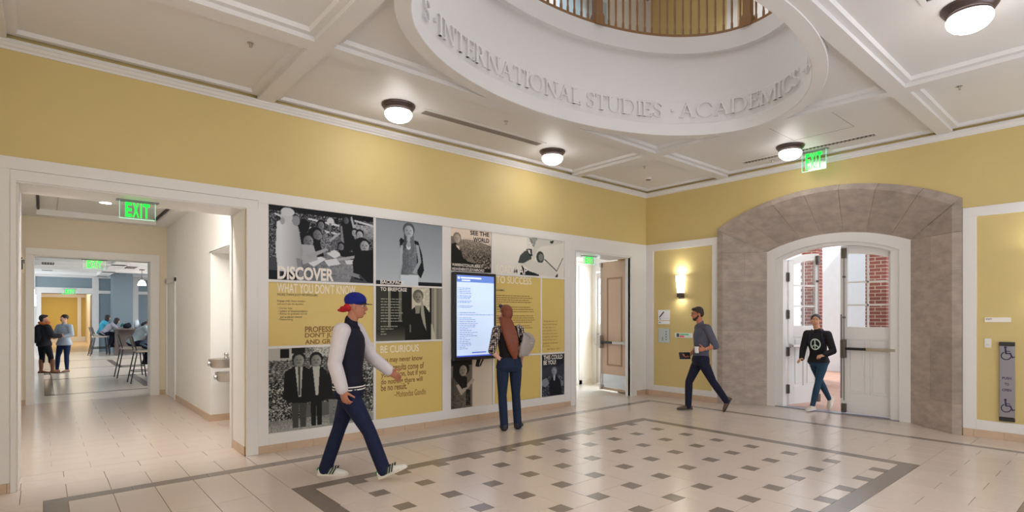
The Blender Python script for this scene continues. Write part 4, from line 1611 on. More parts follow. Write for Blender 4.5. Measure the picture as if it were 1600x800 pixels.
def arc_strip(cx, cy, rx, ry, a0, a1, wd0, wd1, n=10):
    """list of quads along an elliptical stroke, width from wd0 (vertical parts) to wd1"""
    out = []
    pr_ = None
    for k in range(n + 1):
        t = math.radians(a0 + (a1 - a0) * k / n)
        wv = wd1 + (wd0 - wd1) * abs(math.cos(t))
        p = (cx + (rx) * math.cos(t), cy + (ry) * math.sin(t)); q = (cx + (rx - wv) * math.cos(t), cy + (ry - max(wd1, wv * .6)) * math.sin(t))
        if pr_: out.append([pr_[0], p, q, pr_[1]])
        pr_ = (p, q)
    return out


TK, TN, SF = .125, .055, .05


def serif(x, y, w=.26): return [(x - w / 2, y), (x + w / 2, y), (x + w / 2, y + SF), (x - w / 2, y + SF)]


def stem(x, w=TK, y0=0, y1=1): return [(x - w / 2, y0), (x + w / 2, y0), (x + w / 2, y1), (x - w / 2, y1)]


def glyph(c):
    if c == 'I': return .30, [stem(.15), serif(.15, 0), serif(.15, 1 - SF)]
    if c == 'N': return .92, [stem(.16, TN), stem(.76, TN), seg((.17, 1), (.75, 0), TK), serif(.16, 0, .24), serif(.13, 1 - SF, .22), serif(.76, 1 - SF, .24)]
    if c == 'T': return .74, [stem(.37), serif(.37, 0, .28), [(.03, .93), (.71, .93), (.71, 1), (.03, 1)], [(.03, .8), (.08, .8), (.08, .95), (.03, .95)], [(.66, .8), (.71, .8), (.71, .95), (.66, .95)]]
    if c == 'E': return .62, [stem(.14), [(.02, 0), (.56, 0), (.56, .06), (.02, .06)], [(.02, .94), (.54, .94), (.54, 1), (.02, 1)], [(.14, .49), (.44, .49), (.44, .55), (.14, .55)], [(.51, 0), (.56, 0), (.56, .2), (.51, .2)], [(.49, .82), (.54, .82), (.54, 1), (.49, 1)], [(.40, .42), (.44, .42), (.44, .62), (.40, .62)]]
    if c == 'R': return .76, [stem(.14), serif(.14, 0), [(.02, .94), (.3, .94), (.3, 1), (.02, 1)], [(.14, .47), (.3, .47), (.3, .53), (.14, .53)]] + arc_strip(.3, .735, .27, .265, -90, 90, TK, .06) + [seg((.34, .5), (.64, .02), TK), serif(.68, 0, .16)]
    if c == 'A': return .86, [seg((.13, 0), (.42, 1), TN), seg((.42, 1), (.72, 0), TK), [(.22, .33), (.62, .33), (.62, .39), (.22, .39)], serif(.12, 0, .24), serif(.73, 0, .26)]
    if c == 'O': return .96, arc_strip(.48, .5, .45, .52, 0, 360, TK, .05, 26)
    if c == 'L': return .60, [stem(.14), [(.02, 0), (.55, 0), (.55, .06), (.02, .06)], serif(.14, 1 - SF), [(.5, 0), (.55, 0), (.55, .22), (.5, .22)]]
    if c == 'S': return .60, arc_strip(.30, .745, .23, .255, 25, 270, TK * .8, .055, 12) + arc_strip(.30, .255, .24, .255, 90, -155, TK * .8, .055, 12) + [[(.47, .76), (.52, .76), (.52, .97), (.47, .97)], [(.06, .05), (.1, .05), (.1, .26), (.06, .26)]]
    if c == 'U': return .86, [stem(.15, TK, .3, 1), stem(.71, TN, .3, 1), serif(.15, 1 - SF), serif(.71, 1 - SF, .22)] + arc_strip(.43, .32, .34, .34, 180, 360, TK * .8, .06, 12)
    if c == 'D': return .90, [stem(.14), [(.02, .94), (.42, .94), (.42, 1), (.02, 1)], [(.02, 0), (.42, 0), (.42, .06), (.02, .06)]] + arc_strip(.4, .5, .44, .5, -90, 90, TK, .06, 14)
    if c == 'C': return .86, arc_strip(.48, .5, .44, .52, 40, 320, TK, .05, 20) + [[(.77, .68), (.82, .68), (.82, .95), (.77, .95)]]
    if c == 'M': return 1.06, [stem(.15, TN), stem(.90, TK), seg((.17, 1), (.5, .05), TK), seg((.5, .05), (.88, 1), TN), serif(.15, 0, .24), serif(.90, 0, .26), serif(.12, 1 - SF, .2), serif(.93, 1 - SF, .2)]
    if c == '.': return .4, [[(.12, .42), (.26, .42), (.26, .58), (.12, .58)]]
    return .4, []


DA, DB = EA + .05, EB + .05
perD = [0.0]
for k in range(4000):
    q0, q1 = 2 * pi * k / 4000, 2 * pi * (k + 1) / 4000
    perD.append(perD[-1] + math.hypot(DA * (math.cos(q1) - math.cos(q0)), DB * (math.sin(q1) - math.sin(q0))))
perD = np.array(perD)
TOT = perD[-1]


def drum_pt(s, v, d):
    q = float(np.interp(s % TOT, perD, np.arange(4001))) * 2 * pi / 4000
    nx, ny = math.cos(q) / DA, math.sin(q) / DB
    l = math.hypot(nx, ny)
    return (CX + DA * math.cos(q) - nx / l * d, CY + DB * math.sin(q) - ny / l * d, v)


def drum_word(wd, s0, s1):
    g = [glyph(c) for c in wd]
    tw = sum(a for a, _ in g)
    H, Z0 = .195, 4.262
    k_ = (s0 - s1) / tw
    u = 0
    for (a, polys), c in zip(g, wd):
        b = MB()
        for p in polys:
            # subdivide nothing: strokes are short compared with the drum
            b.rings([[drum_pt(s0 - (u + x) * k_, Z0 + y * H, -.002) for x, y in p], [drum_pt(s0 - (u + x) * k_, Z0 + y * H, .028) for x, y in p]])
        u += a
        b.build('letter', M['ceil'], drum)


drum_word('INTERNATIONAL', 4.79, 2.42)
drum_word('STUDIES', 2.345, 1.185)
drum_word('.', 1.10, 1.0)
drum_word('ACADEMICS', .965, 11.57 - TOT)
drum_word('.', 11.50 - TOT, 11.40 - TOT)
drum_word('A', 11.33 - TOT, 11.15 - TOT)
drum_word('.', 4.90, 4.80)
drum_word('S', 5.10, 4.95)

# ------------------------------------------------------------------ poster wall: printed pictures
class Pic:
    """a printed photograph: brightness grid drawn from simple shapes, kept as colour attribute of a flat grid"""

    def __init__(s, w_, h_, nx, bgv=.5):
        s.w, s.h, s.nx = w_, h_, nx
        s.ny = max(8, int(nx * h_ / w_))
        s.a = np.full((s.ny, s.nx), float(bgv))
        s.U, s.V = np.meshgrid((np.arange(s.nx) + .5) / s.nx, (np.arange(s.ny) + .5) / s.ny)
        s.asp = w_ / h_
        s.rng = np.random.RandomState(int(nx + h_ * 1000))

    def put(s, mask, v, soft=1.0):
        s.a = np.where(mask, v, s.a)

    def grad(s, u0, u1, v0, v1, a, b_, axis='v'):
        t = (s.V - v0) / (v1 - v0) if axis == 'v' else (s.U - u0) / (u1 - u0)
        s.put((s.U >= u0) & (s.U <= u1) & (s.V >= v0) & (s.V <= v1), a + (b_ - a) * np.clip(t, 0, 1))

    def rect(s, u0, u1, v0, v1, v): s.put((s.U >= u0) & (s.U <= u1) & (s.V >= v0) & (s.V <= v1), v)

    def ell(s, cu, cv, ru, rv, v, rot=0, shade=0.0):
        x = (s.U - cu) * s.asp; y = s.V - cv
        c, n = math.cos(math.radians(rot)), math.sin(math.radians(rot))
        X, Y = x * c + y * n, -x * n + y * c
        d = (X / (ru * s.asp)) ** 2 + (Y / rv) ** 2
        s.put(d < 1, v + shade * X / (ru * s.asp))

    def poly(s, pts, v, shade=0.0):
        m = np.zeros_like(s.a, bool)
        n = len(pts)
        for i in range(n):
            (x0, y0), (x1, y1) = pts[i], pts[(i + 1) % n]
            if y0 == y1: continue
            cond = ((s.V > min(y0, y1)) & (s.V <= max(y0, y1)))
            xi = x0 + (s.V - y0) / (y1 - y0) * (x1 - x0)
            m ^= cond & (s.U < xi)
        cu = sum(p[0] for p in pts) / n
        s.put(m, v + shade * (s.U - cu) * 4)

    def noise(s, u0, u1, v0, v1, amp, cell=3, lo=0, hi=1):
        gx, gy = s.nx // cell + 2, s.ny // cell + 2
        g = s.rng.rand(gy, gx)
        n_ = np.kron(g, np.ones((cell, cell)))[:s.ny, :s.nx]
        m = (s.U >= u0) & (s.U <= u1) & (s.V >= v0) & (s.V <= v1)
        s.a = np.where(m, np.clip(s.a + (n_ - .5) * 2 * amp, lo, hi), s.a)

    def head(s, cu, cv, r, skin=.75, hair=.2, hx=0, long=0, face=True):
        skin *= .86
        ru = r / s.asp
        if long: s.ell(cu + hx * ru * .5, cv - r * .5 * long, ru * 1.25, r * (1.1 + .7 * long), hair)
        s.ell(cu + hx * ru * .15, cv + r * .22, ru * 1.08, r * 1.12, hair)
        s.ell(cu - hx * ru * .1, cv - r * .12, ru * .82, r, skin, shade=.1)
        if face and r * s.ny > 5:
            for e in (-.33, .33): s.ell(cu + e * ru - hx * ru * .12, cv + r * .02, ru * .15, r * .07, skin * .5)
            s.ell(cu - hx * ru * .12, cv - r * .5, ru * .30, r * .07, skin * .68)
            s.ell(cu - hx * ru * .12, cv - r * .22, ru * .1, r * .14, skin * .85)

    def blur(s, k=1):
        for _ in range(k):
            p = np.pad(s.a, 1, mode='edge')
            s.a = (p[1:-1, 1:-1] * 4 + p[:-2, 1:-1] + p[2:, 1:-1] + p[1:-1, :-2] + p[1:-1, 2:]) / 8

    def build(s, name, x0, z0, y, parent, dark, light, gamma=1.0):
        nx, ny = s.nx, s.ny
        xs = np.linspace(x0, x0 + s.w, nx + 1); zs = np.linspace(z0, z0 + s.h, ny + 1)
        X, Z = np.meshgrid(xs, zs)
        co = np.stack([X.ravel(), np.full(X.size, y), Z.ravel()], 1)
        i, j = np.meshgrid(np.arange(nx), np.arange(ny))
        b0 = (j * (nx + 1) + i).ravel()
        F = np.stack([b0, b0 + 1, b0 + nx + 2, b0 + nx + 1], 1)
        me = bpy.data.meshes.new(name)
        me.from_pydata(co.tolist(), [], F.tolist())
        a = np.clip((s.a - .5) * 1.35 + .46, 0, 1).ravel() ** gamma
        d, l = np.array(dark) / 255., np.array(light) / 255.
        rgb = d[None] + (l - d)[None] * a[:, None]
        rgb = np.where(rgb <= .04045, rgb / 12.92, ((rgb + .055) / 1.055) ** 2.4)
        at = me.color_attributes.new('print', 'FLOAT_COLOR', 'CORNER')
        colr = np.ones((len(F) * 4, 4), np.float32)
        colr[:, :3] = np.repeat(rgb, 4, axis=0)
        at.data.foreach_set('color', colr.ravel())
        me.materials.append(M['print'])
        o = bpy.data.objects.new(name, me); COL.objects.link(o)
        setp(o, parent)
        return o


m = bpy.data.materials.new('printed_photo'); m.use_nodes = True
nt = m.node_tree; at_ = nt.nodes.new('ShaderNodeAttribute'); at_.attribute_name = 'print'
nt.links.new(at_.outputs['Color'], nt.nodes['Principled BSDF'].inputs['Base Color'])
nt.nodes['Principled BSDF'].inputs['Roughness'].default_value = .55; nt.nodes['Principled BSDF'].inputs['Specular IOR Level'].default_value = .25
M['print'] = m
M['poster_y'] = mat('poster_yellow', (216, 190, 112), .45)
M['poster_side'] = mat('poster_edge', (60, 56, 52), .6)
M['t_brown'] = mat('brown_print', (138, 100, 38), .5)
M['t_dark'] = mat('dark_brown_print', (70, 56, 34), .5)
M['t_black'] = mat('black_print', (26, 22, 22), .5)
M['t_white'] = mat('white_print', (238, 232, 226), .5)
M['t_cream'] = mat('cream_print', (240, 230, 212), .5)
M['t_grey'] = mat('grey_small_print', (150, 150, 140), .5)
YP = W - .008          # face of the prints
Pw = lambda u, v, d: (u, YP - .0012, v)


def panel(x0, x1, z0, z1, label, pic=None, face=None, dark=(14, 14, 18), light=(226, 222, 220), gamma=1.0):
    r = empty('wall_panel', (0, 0, 0), label=label, cat='poster', group='printed panels on the poster wall')
    b = MB(); b.box(x0, x1, YP + .0005, W - .0005, z0, z1)
    b.build('board', face or M['poster_side'], r)
    if pic is not None: pic.build('photo_print', x0, z0, YP, r, dark, light, gamma)
    return r


def words(r, items, m_, name='lettering'):
    for it in items:
        s_, u0, u1, v0, v1 = it[:5]
        b = MB(); fit_text(b, s_, u0, u1, v0, v1, Pw, bold=it[5] if len(it) > 5 else 0.0)
        b.build(name, m_, r)


def greek(r, x0, widths, ztop, pitch, h, m_, seed=1):
    """rows of type too small to read in the photograph: word-long dashes"""
    rg = random.Random(seed)
    b = MB()
    for k, wd in enumerate(widths):
        z = ztop - k * pitch
        u = x0
        while u < x0 + wd:
            l = rg.uniform(.018, .06)
            e = min(u + l, x0 + wd)
            b.box(u, e, YP - .0016, YP - .0008, z - h, z)
            if rg.random() < .5: b.box(u + .002, u + .004, YP - .0016, YP - .0008, z - h, z + h * .5)
            u = e + .009
    o = b.build('small_print', m_, r, kind=None)
    o['kind'] = 'stuff'
    return o


# A1 DISCOVER photograph
w_, h_ = 1.275, .863
p = Pic(w_, h_, 230, .35)
p.noise(0, 1, .3, 1, .3, 2)
p.rect(0, 1, .93, 1, .07); p.noise(0, 1, .90, 1, .15, 3)
p.grad(.72, 1, .66, .86, .55, .7); p.noise(.72, 1, .66, .86, .1, 4)
for u, v, l in ((.35, .88, .3), (.34, .76, .28), (.05, .9, .12), (.8, .93, .2)):
    p.poly([(u, v), (u + l, v - .05), (u + l, v - .08), (u, v - .025)], .85)
p.ell(.56, .86, .035, .06, .85); p.rect(.55, .57, .62, .84, .5); p.ell(.31, .76, .05, .1, .05)
p.poly([(.49, .52), (.66, .68), (.70, .62), (.56, .4)], .45); p.noise(.49, .7, .4, .68, .12, 2)
p.poly([(.46, .5), (.64, .72), (.66, .70), (.49, .48)], .75)
p.poly([(.2, 0), (.75, 0), (.82, .32), (.55, .42), (.28, .38)], .55, shade=.05); p.noise(.3, .8, .05, .4, .06, 4)
for q in ([(.30, .30), (.42, .38), (.52, .32), (.40, .20)], [(.50, .30), (.62, .34), (.66, .26), (.54, .22)], [(.52, .40), (.6, .46), (.68, .40), (.60, .34)], [(.70, .32), (.82, .34), (.82, .28), (.72, .26)]): p.poly(q, .92)
p.ell(.62, .88, .02, .04, .06)
p.poly([(.66, .88), (.70, .92), (.76, .92), (.79, .8), (.80, .5), (.70, .42), (.67, .6)], .08)
p.head(.715, .91, .05, .45, .05, 0, 1, False); p.poly([(.76, .96), (.775, .98), (.81, .78), (.79, .76)], .75); p.poly([(.66, .82), (.675, .82), (.70, .52), (.67, .54)], .6)
p.head(.47, .80, .055, .6, .05); p.poly([(.42, .74), (.5, .74), (.58, .5), (.52, .42), (.42, .44)], .5); p.noise(.42, .58, .42, .74, .2, 2)
p.head(.43, .66, .075, .6, .06, -1, 1.2); p.poly([(.36, .62), (.45, .58), (.5, .36), (.38, .32)], .1)
p.head(.345, .56, .085, .62, .05, -1, 1.6); p.poly([(.27, .5), (.4, .5), (.44, .3), (.3, .22)], .72); p.poly([(.33, .36), (.52, .48), (.54, .45), (.36, .30)], .7)
p.head(.80, .74, .05, .8, .1); p.head(.855, .72, .058, .85, .12); p.poly([(.79, .64), (.9, .64), (.86, .4), (.78, .42)], .12)
p.head(.665, .52, .05, .6, .05, 0, 0); p.poly([(.64, .47), (.78, .45), (.82, .36), (.66, .38)], .15); p.poly([(.62, .34), (.8, .40), (.8, .36), (.63, .30)], .72)
p.head(.90, .56, .085, .8, .06, -1, 1.6); p.poly([(.84, .48), (1, .5), (1, 0), (.80, .06), (.78, .3)], .07); p.poly([(.64, .2), (.86, .12), (.86, .06), (.66, .14)], .6); p.poly([(.84, .1), (.93, .0), (.95, .0), (.86, .12)], .35)
p.poly([(.07, .78), (.17, .85), (.26, .74), (.30, .4), (.27, .1), (.08, .12), (.06, .4)], .82, shade=-.3)
p.poly([(.11, .1), (.27, .12), (.24, 0), (.1, 0)], .05); p.poly([(.24, .3), (.28, .3), (.32, .0), (.27, .0)], .6)
p.ell(.155, .86, .055, .085, .82); p.ell(.165, .93, .06, .06, .85); p.ell(.24, .82, .035, .07, .62); p.ell(.12, .80, .02, .05, .7)
p.rect(0, .08, 0, .12, .05)
p.blur(1)
r = panel(1.932, 3.204, 1.998, 2.861, 'blue toned photo of students round a picnic table headed DISCOVER', p, dark=(12, 14, 22), light=(214, 218, 226))
words(r, [('DISCOVER', 2.028, 2.686, 2.002, 2.16, .035)], M['t_white'])
r = panel(1.932, 3.204, 1.225, 1.966, 'yellow panel under the students photo reading WHAT YOU DONT KNOW and PROFESSORS', face=M['poster_y'])
words(r, [("WHAT YOU DON'T KNOW", 2.025, 2.965, 1.845, 1.962, .012)], M['t_cream'])
words(r, [('MORE THAN JUST PROFESSORS', 2.028, 2.49, 1.803, 1.838, 0.0)], M['t_black'])
words(r, [('Engage with these scholars', 2.028, 2.346, 1.733, 1.762), ("and you'll see the benefits.", 2.028, 2.324, 1.698, 1.727), ('\u2022 Career help', 2.035, 2.192, 1.648, 1.676),
          ('\u2022 Letters of recommendation', 2.035, 2.369, 1.618, 1.645), ('\u2022 Advice on graduate school', 2.035, 2.361, 1.583, 1.611), ('and academic mentor', 2.057, 2.309, 1.55, 1.576), ('\u2022 Networking', 2.035, 2.199, 1.515, 1.545)], M['t_dark'], 'small_lettering')
words(r, [('PROFESSORS', 2.339, 2.815, 1.376, 1.447, .028), ("DON'T JUST TEACH", 2.339, 3.03, 1.297, 1.369, .028), ('AND GRADE', 2.339, 2.80, 1.232, 1.289, .028)], M['t_brown'])
# A3 men in suits
w_, h_ = 1.272, .979
p = Pic(w_, h_, 230, .45)
p.rect(0, 1, .62, 1, .55); p.noise(0, 1, .3, .9, .28, 3)
for k in range(26): p.rect(0, 1, .33 + k * .022, .334 + k * .022, .3)
p.rect(0, .32, .86, 1, .8); p.rect(.10, .18, .88, .99, .15); p.rect(.2, .32, .93, 1, .2); p.rect(.4, .62, .88, 1, .78); p.noise(.33, .7, .8, 1, .25, 2)
p.noise(0, .28, .05, .6, .45, 2); p.noise(.55, 1, .0, .9, .3, 2)
p.grad(0, 1, 0, .14, .7, .6); p.noise(0, 1, 0, .14, .08, 2)
def suit(cu, top, wd, tie, trou, hair=.2):
    hh = .075
    p.poly([(cu - wd * .28, .42), (cu - wd * .22, .03), (cu - wd * .02, .03), (cu, .36), (cu + wd * .06, .03), (cu + wd * .26, .03), (cu + wd * .28, .42)], trou)
    p.poly([(cu - wd * .5, top - .16), (cu - wd * .2, top - .1), (cu + wd * .2, top - .1), (cu + wd * .5, top - .17), (cu + wd * .52, .36), (cu + wd * .3, .32), (cu - wd * .35, .34), (cu - wd * .56, .40)], .05)
    p.poly([(cu - .035, top - .1), (cu + .035, top - .1), (cu + .02, .4), (cu - .005, .4)], .82)
    if tie: p.poly([(cu - .008, top - .1), (cu + .012, top - .1), (cu + .014, .42), (cu - .002, .42)], .35)
    p.head(cu, top - .02, hh, .72, hair)
suit(.78, .80, .2, 0, .5); suit(.595, .78, .19, 1, .55); suit(.425, .86, .20, 0, .06); suit(.265, .87, .25, 1, .35)
p.noise(.82, 1, .1, .9, .25, 3)
p.blur(1)
r = panel(1.932, 3.204, .216, 1.194, 'black and white photo of men in dark suits behind the walking man', p, dark=(10, 12, 12), light=(206, 206, 200))
# B1 backpack
w_, h_ = 1.008, .868
p = Pic(w_, h_, 180, .72)
p.grad(0, 1, .06, 1, .80, .62); p.rect(0, 1, 0, .06, .12)
p.poly([(.34, .70), (.36, .74), (.42, .70), (.40, .55), (.35, .58)], .08); p.poly([(.56, .72), (.62, .70), (.68, .5), (.71, .25), (.66, .12), (.6, .2), (.57, .5)], .08)
p.poly([(.36, .62), (.42, .70), (.55, .70), (.6, .62), (.6, .3), (.62, .16), (.36, .16), (.38, .4)], .52, shade=.12); p.noise(.37, .6, .18, .6, .05, 3)
p.poly([(.355, .62), (.39, .62), (.38, .3), (.34, .08), (.32, .09), (.345, .36)], .75); p.poly([(.585, .66), (.63, .64), (.67, .38), (.58, .18), (.53, .2), (.62, .38)], .72)
p.poly([(.36, .16), (.62, .17), (.62, .0), (.36, .0)], .95)
p.ell(.475, .62, .035, .06, .9); p.ell(.475, .645, .03, .045, .7)
p.poly([(.41, .9), (.45, .93), (.44, .6), (.40, .55)], .35); p.poly([(.51, .93), (.55, .88), (.56, .55), (.52, .45), (.5, .7)], .5)
p.head(.478, .86, .095, .84, .4); p.ell(.478, .72, .02, .04, .75)
p.blur(1)
r = panel(3.239, 4.246, 1.993, 2.861, 'pale blue photo of a long haired student wearing a backpack', p, dark=(14, 18, 24), light=(206, 216, 226))
words(r, [('BACKPACK', 3.305, 3.66, 2.0, 2.05, .02)], M['t_white'])
# B2 briefcase
w_, h_ = 1.008, .725
p = Pic(w_, h_, 180, .12)
p.grad(0, .45, 0, .3, .45, .15); p.rect(.0, .16, .2, 1, .3); p.rect(.17, .21, .25, 1, .6); p.rect(.33, .37, .35, 1, .5); p.rect(.42, .52, 0, 1, .04)
p.rect(.52, .82, .45, 1, .85); p.noise(.66, .8, .5, 1, .08, 3); p.rect(.8, .83, 0, 1, .15); p.rect(.83, 1, 0, 1, .6); p.rect(.88, .90, 0, 1, .75); p.rect(.93, .935, 0, 1, .3); p.poly([(.82, .3), (.84, .3), (.9, 0), (.82, 0)], .8)
p.poly([(.43, 0), (.47, .3), (.52, .58), (.6, .66), (.72, .66), (.80, .52), (.82, 0)], .04)
p.poly([(.57, .66), (.66, .66), (.64, .5), (.58, .5)], .62); p.poly([(.66, .86), (.70, .7), (.73, .4), (.75, .16), (.70, .3), (.66, .5)], .7)
p.head(.62, .82, .105, .7, .45); p.rect(.49, .51, .15, .3, .5)
p.blur(1)
r = panel(3.239, 4.246, 1.241, 1.966, 'dark photo of a smiling woman in black in a corridor, TO BRIEFCASE', p, dark=(14, 16, 12), light=(222, 216, 196))
words(r, [('TO BRIEFCASE', 3.305, 3.69, 1.905, 1.955, .02)], M['t_white'])
greek(r, 3.31, (.30, .29, .27, .28, .26, .32, .28, .26, .31), 1.805, .037, .012, M['t_grey'], 2)
greek(r, 3.31, (.24, .18, .06, .08), 1.44, .034, .012, M['t_grey'], 3)
# B3 quote
r = panel(3.239, 4.246, .216, 1.213, 'yellow panel with a brown printed quotation under BE CURIOUS', face=M['poster_y'])
words(r, [('BE CURIOUS', 3.305, 3.873, 1.083, 1.18, .01)], M['t_cream'])
words(r, [('\u201cYou may never know', 3.262, 3.933, .935, 1.03, .018), ('what results come of', 3.314, 3.953, .842, .932, .018), ('your action, but if you', 3.314, 3.983, .735, .835, .018),
          ('do nothing there will', 3.314, 3.933, .645, .735, .018), ('be no result.\u201d', 3.314, 3.725, .578, .665, .018), ('\u2013Mohandas Gandhi', 3.50, 3.983, .478, .56, 0.0)], M['t_brown'])
# C1 see the world
w_, h_ = .73, .628
p = Pic(w_, h_, 140, .5)
p.rect(0, 1, .74, 1, .9); p.grad(0, 1, .2, .76, .35, .6); p.poly([(.25, .74), (.5, .78), (.8, .70), (1, .66), (1, .8), (.3, .8)], .85); p.noise(.2, 1, .35, .74, .16, 2); p.noise(.4, 1, .1, .4, .2, 3)
p.rect(.0, .1, .5, .8, .5); p.poly([(.02, .62), (.12, .66), (.24, .5), (.3, .3), (.5, .24), (.6, .3), (.62, .16), (.3, .1), (0, .1)], .07)
p.poly([(.12, .62), (.2, .58), (.22, .48), (.14, .56)], .85); p.head(.15, .77, .10, .8, .55); p.poly([(.36, .28), (.5, .34), (.62, .24), (.6, .2), (.4, .24)], .5); p.rect(0, 1, 0, .1, .1); p.noise(.7, 1, 0, .3, .25, 3)
p.blur(1)
r = panel(4.393, 5.124, 2.233, 2.861, 'sepia photo of a man before a city view headed SEE THE WORLD', p, dark=(22, 18, 14), light=(232, 216, 200))
words(r, [('SEE THE', 4.735, 5.085, 2.785, 2.852, .03), ('WORLD', 4.79, 5.085, 2.69, 2.758, .03)], M['t_black'])
words(r, [('WARRINGTON.UFL.EDU/', 4.415, 4.917, 2.302, 2.345, .015), ('HEAVENER/STUDYABROAD', 4.415, 4.99, 2.243, 2.284, .015)], M['t_white'])
# C3 clapping woman
w_, h_ = .75, .715
p = Pic(w_, h_, 140, .85)
p.rect(0, .5, 0, 1, .45); p.rect(0, .5, .88, 1, .12); p.rect(.5, .52, 0, 1, .75)
p.poly([(.62, 1), (.72, 1), (.66, .82), (.58, .84)], .1); p.poly([(.66, .82), (.72, .84), (.8, 1), (.76, 1)], .25)
p.poly([(.0, .62), (.12, .7), (.22, .6), (.34, .32), (.36, 0), (0, 0)], .38, shade=.1); p.noise(0, .36, 0, .3, .08, 3)
p.poly([(.12, .48), (.24, .26), (.44, .42), (.5, .52), (.46, .55), (.26, .38), (.2, .5)], .68); p.poly([(.44, .52), (.5, .6), (.56, .56), (.5, .46)], .7)
p.poly([(.36, .04), (.46, .04), (.46, .36), (.36, .38)], .12); p.noise(.36, .46, .04, .38, .3, 2)
p.poly([(.06, .95), (.26, .95), (.26, .7), (.38, .62), (.38, .42), (.26, .4), (.05, .66)], .06); p.head(.30, .78, .115, .68, .06, 1)
p.blur(1)
r = panel(4.393, 5.124, .216, .935, 'sepia photo of a dark haired woman clapping, under the big screen', p, dark=(26, 22, 18), light=(236, 222, 206))
# D1 roadmap
w_, h_ = 1.55, .626
p = Pic(w_, h_, 180, .86)
p.grad(0, .45, 0, 1, .84, .92); p.poly([(.48, .98), (.55, 1), (.6, 1), (.6, .8), (.54, .75)], .6); p.noise(.48, .62, .78, 1, .12, 2)
p.poly([(.33, .30), (.36, .5), (.42, .62), (.47, .66), (.52, .46), (.47, .30)], .3); p.poly([(.44, .68), (.52, .7), (.53, .52), (.50, .5)], .12); p.poly([(.46, .66), (.50, .66), (.505, .55), (.48, .58)], .85)
p.ell(.64, .5, .055, .16, .25); p.ell(.65, .5, .035, .1, .5); p.poly([(.54, .4), (.6, .7), (.66, .8), (.8, .85), (.98, .95), (.98, 1), (.6, 1), (.52, .6)], .8)
p.poly([(.36, .0), (.38, .25), (.42, .16), (.5, .1), (.62, .05), (.62, 0)], .08); p.poly([(.38, .28), (.5, .42), (.62, .36), (.74, .38), (.92, .04), (.9, 0), (.6, .04)], .82)
for q in ([(.70, .45), (.88, .16), (.885, .18), (.705, .47)], [(.88, .16), (.98, .55), (.984, .54), (.885, .15)], [(.78, .95), (.84, .99), (.83, .92), (.8, .9)], [(.86, 0), (.9, 0), (.9, .1)]): p.poly(q, .12)
p.blur(1)
r = panel(5.149, 6.699, 2.236, 2.861, 'pale photo of hands holding a pen and papers headed ROADMAP', p, dark=(24, 34, 34), light=(236, 232, 224))
words(r, [('ROAD', 5.221, 5.54, 2.243, 2.37, .01)], M['t_cream'])
words(r, [('MAP', 5.56, 5.862, 2.243, 2.37, .01)], M['t_white'])
r = panel(5.186, 6.142, .956, 2.204, 'yellow panel of small print headed TO SUCCESS behind the red haired woman', face=M['poster_y'])
words(r, [('TO SUCCESS', 5.221, 5.945, 2.085, 2.20, .01)], M['t_cream'])
words(r, [('ACADEMICS', 5.221, 5.385, 1.962, 1.988, .02)], M['t_black'])
greek(r, 5.225, (.68, .74, .67, .72, .1), 1.90, .034, .012, M['t_brown'], 4)
greek(r, 5.225, (.70, .76, .77), 1.72, .036, .012, M['t_brown'], 5)
greek(r, 5.225, (.76, .77, .80, .74), 1.58, .034, .012, M['t_brown'], 6)
greek(r, 5.225, (.68, .74), 1.42, .034, .012, M['t_brown'], 7)
r = panel(6.173, 6.699, .956, 2.204, 'narrow yellow panel with a small brown quotation at the right end', face=M['poster_y'])
words(r, [(s_, 6.20, 6.20 + l, 1.50 - k * .052 - .036, 1.50 - k * .052) for k, (s_, l) in enumerate((('\u201cStudy abroad is an', .34), ('opportunity that gets', .33), ('to truly step out of', .30), ('your comfort zone,', .31),
      ('into places you never', .34), ('imagined, and learn', .35), ('about things that a', .32), ('textbook would never', .35), ('be taught.\u201d', .18)))] + [('-Ben Gaynor, 2014', 6.29, 6.587, .99, 1.03)], M['t_brown'], 'small_lettering')
r = panel(5.186, 6.142, .216, .924, 'plain lower yellow panel right of the standing woman', face=M['poster_y'])
words(r, [('Y', 5.69, 5.745, .655, .74)], M['t_brown'])
w_, h_ = .526, .708
p = Pic(w_, h_, 90, .3)
p.grad(0, 1, .3, 1, .45, .12); p.poly([(0, .6), (.3, .75), (.7, .7), (1, .8), (1, .5), (0, .45)], .3); p.noise(0, 1, 0, .5, .2, 3); p.ell(.15, .35, .15, .1, .6); p.ell(.85, .3, .12, .08, .55); p.noise(0, 1, 0, .2, .2, 2)
p.poly([(.34, .38), (.48, .5), (.66, .5), (.82, .38), (.9, .12), (.84, .03), (.4, .03), (.32, .14)], .05); p.poly([(.5, .5), (.6, .5), (.58, .38), (.53, .38)], .8); p.head(.55, .6, .085, .75, .55)
p.blur(1)
r = panel(6.173, 6.699, .202, .924, 'blue grey photo of a man outdoors headed THIS COULD BE YOU', p, dark=(14, 18, 30), light=(200, 208, 220))
words(r, [('THIS COULD', 6.215, 6.66, .835, .91, .02), ('BE YOU!', 6.215, 6.50, .75, .825, .02)], M['t_white'])

